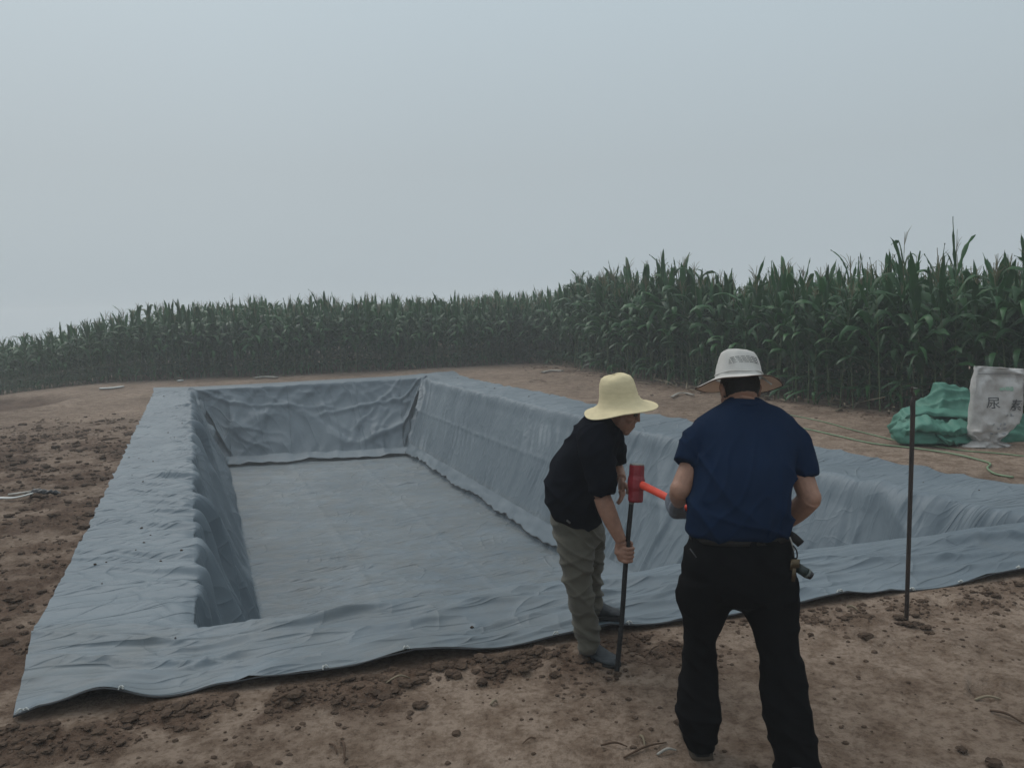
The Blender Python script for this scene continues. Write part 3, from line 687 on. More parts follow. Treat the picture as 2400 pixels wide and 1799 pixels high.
for n_, (x, y, r_, zone) in enumerate(solo):
    i = rs.randrange(NPR)
    rel = M3.T @ np.array([x, y, -HC]); pxp = 1200 + F * rel[0] / -rel[2]; front = 'in the front row' if r_ == 0 else 'behind the front row'
    where = [(120, 'short hazy corn plant {} at the far left edge', 'corn at the far left edge'), (360, 'hazy corn plant {} at far left, left of the liner', 'corn left of the liner'),
             (620, 'hazy green corn plant {} beyond the left half of the pit end', 'corn beyond the left half of the pit end'), (960, 'hazy green corn plant {} beyond the right half of the pit end', 'corn beyond the right half of the pit end'),
             (1290, 'green corn plant {} at the inner corner of the field', 'corn at the inner corner of the field'), (1390, 'green corn plant {} up the bank left of the straw hat', 'corn left of the straw hat'),
             (1520, 'green corn plant {} directly above the straw hat', 'corn above the straw hat'), (1640, 'green corn plant {} in the gap between the two hats', 'corn between the two hats'),
             (1830, 'tall green corn plant {} directly behind the white canvas hat', 'corn behind the canvas hat'), (1990, 'tall green corn plant {} right of the canvas hat', 'corn right of the canvas hat'),
             (2140, 'tall green corn plant {} behind the iron stake', 'corn behind the iron stake'), (2270, 'tall dark green corn plant {} behind the green sheet', 'corn behind the green sheet')]
    for lim, lab_, g_ in where:
        if pxp < lim: break
    else: lab_, g_ = 'tall dark green corn plant {} behind the white sack', 'corn behind the white sack'
    lab = lab_.format(front); grp = g_ + (', front row' if r_ == 0 else ', second rows')
    t = empty('corn_plant', (x, y, ghs(x, y) - 0.02), lab, 'corn plant', grp)
    sc = hscale(x, y) * rs.uniform(0.90, 1.08); t.scale = (sc, sc, sc); t.rotation_euler = (rs.gauss(0, 0.05), rs.gauss(0, 0.05), rs.uniform(0, 6.28))
    stm, lvs, tm = protos[i]
    link('stalk', stm, t)
    for lm in lvs: link('leaf', lm, t)
    link('tassel', tm, t)
# two stalks stand clear above the rest, one stalk leans
def special(px, pyb, pyt, Y, label, lean=0.0, seed=5):
    b = P(px, pyb, Y); b[2] = ghs(b[0], b[1]); topz = P(px, pyt, Y)[2]
    st, leaves, ta = corn_plant(seed); Hn = max(v[:, 2].max() for v, f in ta)
    t = empty('corn_plant', b, label, 'corn plant'); s = (topz - b[2]) / Hn; t.scale = (0.7, 0.7, s); t.rotation_euler = (0, lean, 0.4)
    link('stalk', mesh_np('stalk', *st, M_STALK), t)
    for v, f in leaves: link('leaf', mesh_np('leaf', v, f, M_LEAF), t)
    link('tassel', mesh_np('tassel', *joinq(ta), M_TASSEL), t)
special(2113, 935, 530, 11.9, 'corn plant with the tallest tassel, rising above the field left of the sack', seed=21)
special(2237, 950, 536, 11.2, 'corn plant with forked upright top leaves rising high behind the green sheet', seed=33)
special(2398, 960, 575, 11.0, 'tall corn plant behind the sack at the right edge of the view', seed=41)
# the rest of the field
lowp = []
for i in range(6):
    st, leaves, ta = corn_plant(300 + i, low=True)
    a = joinq([st]); b = joinq(leaves); c = joinq(ta); lowp.append((a, b, c))
vs = []; fs = []; mi = []; n = 0
for (x, y, r_, zone) in rest:
    if y < 2 or abs(x / y) > 1.6: continue
    a, b, c = lowp[rs.randrange(6)]; an = rs.uniform(0, 6.28); sc = hscale(x, y) * rs.uniform(0.88, 1.1)
    off = np.array([x, y, ghs(x, y) - 0.02])
    lx, ly = rs.gauss(0, 0.05), rs.gauss(0, 0.05)
    for idx, (v, f) in enumerate((a, b, c)):
        w_ = rotz(v, an) * sc; w_[:, 0] += w_[:, 2] * lx; w_[:, 1] += w_[:, 2] * ly
        vs.append(w_ + off); fs.append(f + n); mi.append(np.full(len(f), idx)); n += len(v)
fme = mesh_np('corn_field', np.concatenate(vs), np.concatenate(fs), None)
for mm in (M_STALK, M_LEAF, M_TASSEL): fme.materials.append(mm)
fme.polygons.foreach_set('material_index', np.concatenate(mi).astype(np.int32))
link('corn_field', fme, kind='stuff', label='dense rows of green corn filling the field behind the front plants', category='corn')
# dry leaves and broken stalks along the field edge
vs = []; fs = []; n = 0
def litter_at(x, y, L, w_, a, up=0.12):
    global n
    v, f = leaf_mesh(rs, L, w_, up, up * 2.4, 4); v = rotz(v, a) + np.array([x, y, ghs(x, y) + 0.02]); vs.append(v); fs.append(f + n); n += len(v)
for i in range(520):
    poly = bR if rs.random() < 0.7 else bF
    Lt = np.linalg.norm(np.diff(poly, axis=0), axis=1).sum(); p, d, _ = along(poly, rs.uniform(0, Lt)); nrm = np.array([d[1], -d[0]])
    q = p - nrm * (rs.gauss(0.0, 0.22)); litter_at(q[0], q[1], rs.uniform(0.15, 0.5), rs.uniform(0.02, 0.05), rs.uniform(0, 6.28), rs.uniform(0.05, 0.9))
link('corn_litter', mesh_np('corn_litter', np.concatenate(vs), np.concatenate(fs), M_DRY), kind='stuff', label='dry fallen corn leaves lying along the foot of the corn', category='dry leaves')
def stalk_thing(name, pts, r, label, m_=M_DRY):
    c = np.array(pts[0]); t = MB(); t.tube(pts, r, k=6); lv, lf = leaf_mesh(rs, 0.3, 0.03, 0.5, 1.4, 5)
    t.add(rotz(lv, 2.2) + np.array(pts[len(pts) // 2]), [tuple(q) for q in lf])
    o = t.obj(name, m_); o['label'] = label; o['category'] = 'corn stalk'; return o
def gpt(px, py, h=0.0):
    g = G(px, py); return np.array([g[0], g[1], ghs(g[0], g[1]) + h])
b = gpt(1652, 905); stalk_thing('leaning_stalk', [b, P(1628, 850, b[1]), P(1610, 780, b[1] + .1)], [0.016, 0.014, 0.008], 'pale bare corn stalk leaning left just above the white canvas hat', M_STALK)
stalk_thing('fallen_stalk', [gpt(1958, 968, 0.03), gpt(2010, 955, 0.08), P(2075, 930, 11.6)], [0.014, 0.012, 0.006], 'dry fallen corn stalk lying on soil left of the green sheet')
stalk_thing('fallen_stalk', [gpt(1535, 893, 0.04), gpt(1572, 903, 0.04)], [0.03, 0.02], 'short pale dry stalk stump lying between the two hats')

# ------------------------------------------------------------------ clods, straw bits
def clod(rr, c, s):
    k = 7; rings = []
    for i in range(1, 4):
        ph = math.pi * i / 4
        rings.append([np.array(c) + s * np.array([math.sin(ph) * math.cos(2 * math.pi * q / k) * rr.uniform(.7, 1.3), math.sin(ph) * math.sin(2 * math.pi * q / k) * rr.uniform(.6, 1.2), -math.cos(ph) * rr.uniform(.25, .6)]) for q in range(k)])
    return rings
rr = random.Random(9); mb = MB(); cnt = 0
zones = []
cp = []
for _ in range(26000):
    z_ = rr.random()
    if z_ < 0.46: x, y = rr.uniform(-9, -2.5), rr.uniform(3.2, 15)
    elif z_ < 0.68:
        s_ = rr.uniform(-0.2, 1.05); p = cx[0, 0] * (1 - s_) + cx[0, 5] * s_; x, y = p[0] + rr.gauss(0, .1), p[1] - abs(rr.gauss(0, 0.28)) - 0.03
    elif z_ < 0.93: x, y = rr.uniform(-2.4, 4.5), rr.uniform(1.9, 4.8)
    else:
        p, d, _d = along(bR, rr.uniform(2, 24)); x, y = p[0] - abs(rr.gauss(0, 0.8)), p[1] - abs(rr.gauss(0, .4))
    cp.append((x, y))
cp = np.array(cp); cq = quad_inside(cp[:, 0], cp[:, 1], OUT); cm = moist(cp[:, 0], cp[:, 1]); cz = gh(cp[:, 0], cp[:, 1])
for (x, y), q_, mo, z0 in zip(cp, cq, cm, cz):
    if cnt >= 8500: break
    if q_ > -0.04 or rr.random() > 0.15 + mo * 1.1: continue
    s = min(0.035, 0.004 + rr.expovariate(1 / (0.003 + 0.0035 * mo))) * (1 + 0.05 * y + 0.5 * (x < -2.4))
    mb.rings(clod(rr, (x, y, z0 + s * 0.15), s)); cnt += 1
o = mb.obj('soil_crumbs', M_CLOD, smooth=False); o['kind'] = 'stuff'; o['label'] = 'small dark crumbs of soil scattered over the bare ground'; o['category'] = 'soil'
def one_clod(px, py, s, label, grp=None):
    g = gpt(px, py); mbx = MB(); r3 = random.Random(int(px * 7 + py))
    for q in range(3):
        off = np.array([r3.uniform(-.7, .7), r3.uniform(-.5, .5), 0]) * s; mbx.rings(clod(r3, g + off * 1.3 + np.array([0, 0, s * .55]), s * r3.uniform(.9, 1.35)))
    o = mbx.obj('clod', M_CLOD, smooth=False); o['label'] = label; o['category'] = 'clod'
    if grp: o['group'] = grp
gl = 'dark soil clods heaped at the foot of the stake'
for (px, py, s) in [(2112, 1452, .02), (2135, 1466, .022), (2150, 1458, .014), (2165, 1470, .02), (2145, 1442, .016), (2178, 1480, .013), (2110, 1462, .016)]:
    one_clod(px, py, s, 'dark soil clod heaped round the foot of the standing stake', gl)
gl2 = 'crumbled clods round the foot of the held rod'
for (px, py, s) in [(1430, 1580, .013), (1452, 1582, .014), (1463, 1572, .010), (1446, 1590, .009), (1425, 1590, .010), (1470, 1584, .008)]:
    one_clod(px, py, s, 'small crumbled clod at the foot of the rod held by the bent man', gl2)
one_clod(2325, 1790, .024, 'large dark soil clod at the bottom right corner of the ground')
one_clod(2258, 1755, .018, 'flat dark soil clod above the bottom right corner')
one_clod(985, 1655, .022, 'dark torn clod standing upright on the bare soil below the pit liner')
one_clod(1128, 1598, .022, 'rounded clod on the turned soil between the liner edge and the bent man')
for (px, py, s) in [(700, 1635, .016), (880, 1625, .018), (955, 1610, .018), (1055, 1585, .022), (1030, 1570, .02), (1300, 1585, .02), (820, 1600, .016), (1140, 1560, .018), (1180, 1570, .015), (1240, 1560, .014), (640, 1650, .014)]:
    one_clod(px, py, s, 'dark clod in the turned soil along the near edge of the liner', 'dark clods along the near edge of the liner')
for (px, py, s) in [(1215, 1040 + 300, 0.0)]: pass
for (px, py, s) in [(130, 1050, .07), (190, 1058, .06), (240, 1012, .05), (105, 1098, .06), (85, 1100, .04), (180, 1120, .05), (225, 1060, .055), (60, 1120, .04), (300, 1150 - 40, .03), (20, 1210, .05), (60, 1225, .06), (125, 1215, .05), (20, 1075, .06)]:
    one_clod(px, py, s * .62, 'dark lump of turned earth on the ground left of the liner', 'dark lumps of earth left of the liner')
# dry straw and twigs
def twig(px1, py1, px2, py2, r, m_, label, arch=0.01):
    a = gpt(px1, py1, 0.006); b = gpt(px2, py2, 0.006); c = (a + b) / 2 + np.array([0.004, 0.008, arch]); mbx = MB(); mbx.tube([a, c, b], [r, r * 1.1, r * .6], k=6)
    o = mbx.obj('dry_stem', m_); o['label'] = label; o['category'] = 'stem'
M_TWIG = mat('twig', (0.075, 0.045, 0.028), 0.9)
twig(1462, 1775, 1562, 1736, .004, M_TWIG, 'long dark dry stem on bare soil left of the black trousers')
twig(1408, 1750, 1470, 1745, .004, M_TWIG, 'crooked dry stem left of the longest stem at the bottom')
twig(1500, 1725, 1512, 1742, .005, M_DRY, 'short pale straw stub on soil beside the dark stems')
twig(800, 1745, 808, 1790, .005, M_TWIG, 'thin upright dark twig at the bottom left part of the ground', .03)
twig(772, 1750, 790, 1770, .004, M_TWIG, 'small curved twig left of the thin upright twig')
twig(1255, 1735, 1225, 1745, .003, M_TWIG, 'thin straight dry stem on the smooth ground mid bottom')
twig(1465, 1528, 1500, 1527, .003, M_TWIG, 'thin dry stem on soil just right of the held rod')
twig(1510, 1540, 1545, 1515, .004, M_TWIG, 'slanting dry stem right of the held rod near the liner edge')
twig(1150, 1650, 1165, 1643, .006, M_DRY, 'curled pale straw on the bare soil below the liner')
twig(960, 1590, 905, 1612, .004, M_DRY, 'bent pale straw on turned soil near the liner edge', .02)
twig(1985, 1425, 2010, 1433, .006, M_DRY, 'pale wooden splinter beside the liner edge right of the black trousers')
twig(1540, 1765, 1585, 1752, .005, M_DIRTYWHITE, 'scrap of pale plastic film on soil left of the rear shoe')
twig(2285, 1640, 2345, 1638, .005, M_DRY, 'flattened pale straw on the soil at lower right')
twig(2320, 1664, 2400, 1690, .005, M_TWIG, 'long dark root on the soil at the lower right edge')
twig(30, 1035 + 70, 55, 1030 + 74, .012, M_TWIG, 'dark dry stem lying on turned earth far left')
twig(230, 1033, 280, 1027, .014, M_TWIG, 'dark bent stem beside the left edge of the liner')
twig(640, 1660 - 5, 700, 1640, .006, M_TWIG, 'dark strip of root in turned soil below the liner')

# litter of white plastic by the field
def scrap(name, pts_px, z, w_, m_, label, cat='plastic'):
    vs = []; nn = len(pts_px)
    mbx = MB(); pts = [gpt(a, b, z) for a, b in pts_px]; mbx.tube(pts, w_, k=8, flat=0.35); o = mbx.obj(name, m_); o['label'] = label; o['category'] = cat
scrap('plastic_pipe', [(-30, 1174), (30, 1172), (78, 1168)], 0.03, 0.027, M_WHITE, 'white flat plastic strip lying on turned earth at the left edge', 'pipe')
scrap('plastic_pipe', [(20, 1164), (75, 1158)], 0.02, 0.03, M_DIRTYWHITE, 'grey half buried plastic strip behind the white strip', 'pipe')
mb = MB(); g = gpt(90, 1163, 0.05); mb.ball(g, (.09, .05, .045)); mb.tube([g, g + [.12, .03, .0], g + [.2, .06, -.03]], .025, k=6); o = mb.skin('plastic_knot', M_BLACKPL, voxel=.01, disp=lambda c, n: 0.012 * noise2(c[:, 0] * 40, c[:, 2] * 40, 3)); o['label'] = 'crumpled black plastic knot at the end of the white strip'; o['category'] = 'plastic'
scrap('plastic_scrap', [(235, 913), (262, 912), (288, 909)], 0.03, 0.07, M_WHITE, 'long thin white plastic scrap on soil beyond the left end of the liner')
scrap('plastic_scrap', [(417, 895), (428, 894)], 0.04, 0.08, M_WHITE, 'small square white scrap at the foot of the far corn')
scrap('plastic_scrap', [(598, 889), (622, 886), (648, 888)], 0.05, 0.08, M_DIRTYWHITE, 'crumpled pale plastic sheet just beyond the far rim of the pit')
scrap('plastic_scrap', [(1272, 875), (1292, 871), (1318, 872)], 0.04, 0.06, M_DIRTYWHITE, 'flat pale plastic scrap on the soil near the field corner')
scrap('plastic_scrap', [(1575, 935), (1590, 926), (1608, 924), (1625, 930)], 0.04, 0.035, M_DIRTYWHITE, 'tangle of pale dry husk on the soil left of the canvas hat', 'husk')
scrap('dry_stem', [(1240, 897), (1258, 892), (1280, 896)], 0.03, 0.018, M_TWIG, 'dark bent stick lying on the far right bank of the pit', 'stick')
rr2 = random.Random(12)
for i in range(26):
    px_, py_ = rr2.uniform(1905, 2110), rr2.uniform(955, 975)
    a_ = rr2.uniform(0, 6.28)
# ------------------------------------------------------------------ green hose
def hose(pts, r, label):
    mbx = MB(); mbx.tube([gpt(a, b, r + 0.004) for a, b in pts], r, k=7); o = mbx.obj('garden_hose', M_HOSE); o['label'] = label; o['category'] = 'hose'
hose([(1840, 975), (1900, 984), (1943, 995), (1996, 1010), (2069, 1027), (2100, 1034), (2190, 1047), (2262, 1057), (2330, 1063), (2420, 1073)], 0.008, 'thin light green hose running straight just below the white sack')
hose([(1790, 985), (1850, 1000), (1900, 1010), (1960, 1023), (2045, 1041), (2141, 1053), (2238, 1068), (2298, 1080), (2321, 1090), (2314, 1100), (2334, 1114), (2375, 1122)], 0.0105, 'light green hose that curls in an s beside the right edge of the liner')

# ------------------------------------------------------------------ stake standing at the right
b = gpt(2124, 1452); Ys = b[1]
t = empty('iron_stake', b, 'tall dark iron stake driven into the soil in front of the liner at right', 'stake')
mb = MB(); pts = [b - [0, 0, .05], P(2126, 1400, Ys), P(2133, 1180, Ys), P(2139, 985, Ys), P(2139, 945, Ys), P(2143, 930, Ys)]
mb.tube(pts, [.0115, .0115, .0115, .0125, .0135, .012], k=10); mb.obj('rod', M_RUST, t)
mb = MB(); mb.ball(P(2137, 911, Ys), (.008, .008, .014), k=8, h=6); mb.tube([P(2135, 916, Ys), P(2141, 924, Ys), P(2142, 936, Ys)], [.006, .009, .013], k=8); mb.obj('hooked_tip', M_RUST, t)
mb = MB(); mb.tube([P(2138, 908, Ys), P(2151, 910, Ys)], .003, k=5); mb.obj('wire', M_STEEL, t)

# ------------------------------------------------------------------ green sheet heap
t = empty('green_sheet', gpt(2210, 1040), 'crumpled heap of green plastic sheeting behind the white sack by the corn', 'plastic sheet')
Yg = 9.5
mb = MB()
mb.sil([(2098, 2420, 1042, Yg + .1, .45), (2096, 2415, 1020, Yg + .1, .5), (2100, 2405, 1000, Yg + .15, .46), (2106, 2396, 975, Yg + .2, .42), (2138, 2350, 955, Yg + .25, .32), (2160, 2300, 935, Yg + .3, .22), (2182, 2268, 917, Yg + .3, .13), (2206, 2236, 902, Yg + .3, .05)], k=40)
# low tongues of sheet lying out to the front
mb.sil([(2105, 2300, 1036, Yg - .3, .2), (2100, 2290, 1018, Yg - .28, .2), (2100, 2280, 1000, Yg - .2, .2), (2110, 2260, 985, Yg - .05, .15)], k=30)
mb.tube([P(2165, 1015, Yg - .35), P(2195, 1030, Yg - .45), P(2235, 1042, Yg - .5)], [.09, .07, .02], k=12, flat=.5)
def gdisp(c, n):
    x, y, z = c[:, 0], c[:, 1], c[:, 2]
    a = 0.055 * (ridge(x * 1.7 + z * 1.2, z * 1.6 - x * 0.5 + y, 401) ** 2 - 0.4) + 0.05 * (ridge(x * 1.1 - z * 3.2, z * 2.2 + y * 2, 402) ** 3 - .2) + 0.02 * ridge(x * 4 + z * 3, z * 3 - x, 403) ** 3 + 0.01 * noise2(x * 14, z * 14 + y * 5, 404)
    return a * sstep(-0.02, 0.12, z)
mb.skin('sheeting', M_GREEN, t, voxel=0.022, it=2, disp=gdisp)
# folds laid over the heap: separate ridges so the pile has edges and dark hollows
def drape(pts_top, pts_bot, m_, name='fold'):
    a = np.array(catmull([np.array(p, float) for p in pts_top], [1] * len(pts_top), 8)[0]); b_ = np.array(catmull([np.array(p, float) for p in pts_bot], [1] * len(pts_bot), 8)[0])
    n1 = min(len(a), len(b_)); a = a[:n1]; b_ = b_[:n1]; k_ = 14; g_ = np.zeros((n1, k_, 3))
    for q in range(k_):
        f = q / (k_ - 1); p = a * (1 - f) + b_ * f
        p[:, 1] -= 0.10 * math.sin(math.pi * f) + 0.03 * noise2(np.arange(n1) * 0.35, np.full(n1, f * 3), 411); p[:, 2] += 0.03 * noise2(np.arange(n1) * 0.3 + 9, np.full(n1, f * 2), 412); g_[:, q] = p
    o = link(name, mesh_np(name, g_.reshape(-1, 3), grid_quads(n1, k_), m_)); attach(o, t); return o
drape([P(2095, 995, 9.3), P(2120, 990, 9.25), P(2165, 970, 9.2), P(2200, 992, 9.2), P(2235, 982, 9.2), P(2275, 988, 9.25)], [P(2110, 1030, 9.2), P(2135, 1014, 9.1), P(2180, 1012, 9.0), P(2215, 1020, 9.0), P(2245, 1020, 9.05), P(2275, 1020, 9.1)], M_GREEN)
drape([P(2185, 1012, 9.1), P(2200, 1018, 9.05), P(2215, 1030, 9.0)], [P(2215, 1040, 8.95), P(2228, 1043, 8.9), P(2245, 1042, 8.9)], M_GREEN)
drape([P(2105, 965, 9.55), P(2130, 953, 9.5), P(2200, 955, 9.5), P(2280, 965, 9.5)], [P(2100, 985, 9.4), P(2140, 978, 9.3), P(2200, 975, 9.3), P(2280, 985, 9.3)], M_GREEN)

# ------------------------------------------------------------------ sack
t = empty('woven_sack', gpt(2350, 1046), 'white woven fertiliser sack standing upright against the green sheet', 'sack')
Yk = 9.02
nr_, nc_ = 60, 44
rowsS = [(2284, 2402, 857, .0), (2283, 2402, 870, .0), (2280, 2400, 900, .05), (2276, 2396, 940, .09), (2272, 2386, 975, .11), (2269, 2372, 1003, .12), (2269, 2352, 1018, .11), (2283, 2336, 1031, .09), (2262, 2370, 1042, .12), (2250, 2378, 1047, .13)]
R_ = np.array(rowsS); yy = np.linspace(0, len(rowsS) - 1, nr_); ii = np.arange(len(rowsS))
lf = np.interp(yy, ii, R_[:, 0]); rg = np.interp(yy, ii, R_[:, 1]); pyy = np.interp(yy, ii, R_[:, 2]); th = np.interp(yy, ii, R_[:, 3])
rings = []
for i in range(nr_):
    a = P(lf[i], pyy[i], Yk); b = P(rg[i], pyy[i] + (8 if i < 10 else 4 if i < 30 else 0), Yk); c = (a + b) / 2; hx = (b - a) / 2; ring = []
    fy = max(th[i], 0.012)
    for q in range(nc_):
        tq = 2 * math.pi * q / nc_; ct, st_ = math.cos(tq), math.sin(tq)
        u_ = math.copysign(abs(ct) ** 0.85, ct)
        nzv = float(noise2(np.array(u_ * 2.2 + 7 * (st_ > 0)), np.array(i * 0.11), 501)) * .034 + float(ridge(np.array(u_ * 1.3 + i * 0.03), np.array(i * .05 - u_), 502)) ** 3 * 0.05 + float(noise2(np.array(u_ * 7), np.array(i * 0.4), 503)) * .007
        y_off = math.copysign(abs(st_) ** 0.8, st_) * fy
        ring.append(c + hx * u_ + np.array([0, y_off + (-nzv if st_ < 0 else nzv), 0.004 * math.sin(u_ * 9 + i)]))
    rings.append(ring)
mb = MB(); mb.rings(rings); sk = mb.obj('sack_cloth', M_SACK, t)
mb = MB(); mb.tube([P(2288, 876, Yk - .03), P(2330, 875, Yk - .035), P(2375, 877, Yk - .035), P(2400, 880, Yk - .03)], .004, k=5); mb.obj('stitching', mat('stitch', (.2, .2, .2)), t)
# printed characters, flat ink wrapped onto the cloth
def sack_text(txt, px, py, size, m_, name='lettering', rotz_=0.0, slant=0, sq=1.0):
    cu = bpy.data.curves.new('txt', 'FONT'); cu.body = txt; cu.size = size; cu.resolution_u = 3
    o = bpy.data.objects.new('t', cu); C.objects.link(o); dg = bpy.context.evaluated_depsgraph_get(); dg.update()
    me = bpy.data.meshes.new_from_object(o.evaluated_get(dg)); bpy.data.objects.remove(o)
    bm = bmesh.new(); bm.from_mesh(me)
    bmesh.ops.subdivide_edges(bm, edges=[e_ for e_ in bm.edges if e_.calc_length() > .03], cuts=2); bm.to_mesh(me); bm.free()
    c = P(px, py, Yk)
    from mathutils.bvhtree import BVHTree
    global _bvh
    for v in me.vertices:
        x, z = v.co.x, v.co.y * sq
        wpt = Vector((c[0] + x * math.cos(rotz_) - z * math.sin(rotz_), Yk - 1.0, c[2] + x * math.sin(rotz_) + z * math.cos(rotz_)))
        hit = _bvh.ray_cast(wpt, Vector((0, 1, 0)))
        y = hit[0].y - 0.006 if hit[0] else Yk - .1
        v.co = (wpt.x, y, wpt.z)
    me.materials.clear(); me.materials.append(m_)
    o = link(name, me); attach(o, t)
from mathutils.bvhtree import BVHTree
_bvh = BVHTree.FromPolygons([v.co.copy() for v in sk.data.vertices], [tuple(p.vertices) for p in sk.data.polygons])
sack_text('尿', 2300, 952, 0.17, M_INK, rotz_=-.05, sq=.85)
sack_text('素', 2352, 957, 0.17, M_INK, rotz_=-.08, sq=.85)
def smear(pxs, py, w_, h_, m_, name):
    bm = bmesh.new()
    for px in pxs:
        for k_ in range(3):
            c = P(px + random.uniform(-2, 2), py + random.uniform(-2, 2), Yk); sx, sz = w_ * random.uniform(.4, 1), h_ * random.uniform(.3, .8); vsx = []
            for dx, dz in ((-1, -1), (1, -1), (1, 1), (-1, 1)):
                wpt = Vector((c[0] + dx * sx / 2, Yk - 1, c[2] + dz * sz / 2)); hit = _bvh.ray_cast(wpt, Vector((0, 1, 0)))
                vsx.append(bm.verts.new((wpt.x, (hit[0].y if hit[0] else Yk) - .007, wpt.z)))
            bm.faces.new(vsx)
    me = bpy.data.meshes.new(name); bm.to_mesh(me); bm.free(); me.materials.append(m_); o = link(name, me); attach(o, t)
smear([2312, 2326, 2341], 991, .035, .03, M_INK2, 'faded_print')
smear([2322, 2340], 1000, .04, .025, M_INK2, 'faded_print')
smear([2345, 2360], 970, .05, .02, M_INK2, 'faded_print')
smear([2308, 2322, 2338], 1012, .04, .02, M_INK2, 'faded_print')
smear([2345, 2352, 2340, 2360], 910, .045, .05, M_INKG, 'faded_emblem')

# ------------------------------------------------------------------ people: shared builders
def frame(fwd, up):
    f = np.array(fwd, float); f /= np.linalg.norm(f); u = np.array(up, float); u = u - f * (u @ f); u /= np.linalg.norm(u); r = np.cross(f, u)
    return np.stack([r, f, u], 1)        # columns: right, forward, up
def add_head(mb, c, R, s=1.0):
    q = lambda *a: np.array(c) + R @ (np.array(a) * s)
    b_ = lambda p, r: mb.ball(q(*p), np.array(r) * s, rot=R)
    b_((0, -.008, .022), (.076, .096, .100)); b_((0, .025, -.045), (.060, .066, .068)); b_((0, .068, -.093), (.026, .022, .020))
    b_((0, .074, .030), (.052, .022, .016)); b_((.036, .058, -.022), (.026, .028, .024)); b_((-.036, .058, -.022), (.026, .028, .024))
    mb.tube([q(0, .082, .022), q(0, .093, -.006), q(0, .099, -.024)], [.010 * s, .013 * s, .015 * s], k=8)
    b_((.014, .088, -.027), (.009, .010, .008)); b_((-.014, .088, -.027), (.009, .010, .008))
    b_((0, .070, -.046), (.034, .026, .030)); b_((0, .074, -.075), (.026, .020, .020)); b_((0, .088, -.052), (.024, .012, .007)); b_((0, .086, -.064), (.021, .012, .008))
    for sg in (-1, 1):
        b_((sg * .078, -.008, -.004), (.008, .019, .030)); b_((sg * .084, -.014, .008), (.007, .015, .018))
def add_neck(mb, c, R, base, r=.056): mb.tube([np.array(c) + R @ np.array([0, -.02, -.05]), (np.array(c) + R @ np.array([0, -.03, -.07]) + base) / 2, base], [r, r * .98, r * 1.15], k=14)
def fist(mb, c, axis, pdir, wrist, rod, fr=.0088, fat=0.0, thumb_up=1, closed=3.9):
    """hand closed round a bar: c centre of grip on the bar, axis towards the thumb, pdir from the bar to the palm"""
    a = np.array(axis, float); a /= np.linalg.norm(a); p = np.array(pdir, float); p = p - a * (p @ a); p /= np.linalg.norm(p)
    q = np.cross(a, p)
    w = np.array(wrist, float)
    if (w - np.array(c)) @ q > 0: q = -q            # wrist lies on the -q side
    Rr = rod + fr + fat
    pt = lambda th, off, R_: np.array(c) + a * off + R_ * (math.cos(th) * p + math.sin(th) * q)
    lens = [3.55, 3.75, 3.6, 3.2]
    for i in range(4):
        off = .031 - i * .0205; n_ = 7; th0 = .25; th1 = lens[i] * (closed / 3.9)
        pts = [pt(th0 + (th1 - th0) * k_ / (n_ - 1), off - .002 * k_ * .2, Rr + (.017 * (1 - k_ / (n_ - 1)) ** 2) + .004 * (k_ % 2)) for k_ in range(n_)]
        mb.tube([pt(-.75, off * .8, Rr + .012)] + pts, [fr * 1.25 + fat] + [(fr * (1.12 - .05 * k_)) + fat for k_ in range(n_)], k=8)
    mb.ball(pt(-.25, 0, Rr + .010), (1, 1, 1) * np.array([.022 + fat, .030 + fat, .042 + fat]), rot=np.stack([p, q, a], 1))
    tb = pt(-1.3, .026, Rr + .014)
    mb.tube([pt(-1.0, .006, Rr + .02), tb, pt(-2.0, .044, Rr + .006), pt(-2.9, .048, Rr + .003), pt(-3.6, .043, Rr + .002)], [.016 + fat, .014 + fat, .0115 + fat, .0105 + fat, .0085 + fat], k=8)
    mb.tube([pt(-.35, -.004, Rr + .012), (pt(-.9, -.004, Rr + .012) + w) / 2, w], [.033 + fat, .029 + fat, .026 + fat], k=12, flat=.8)
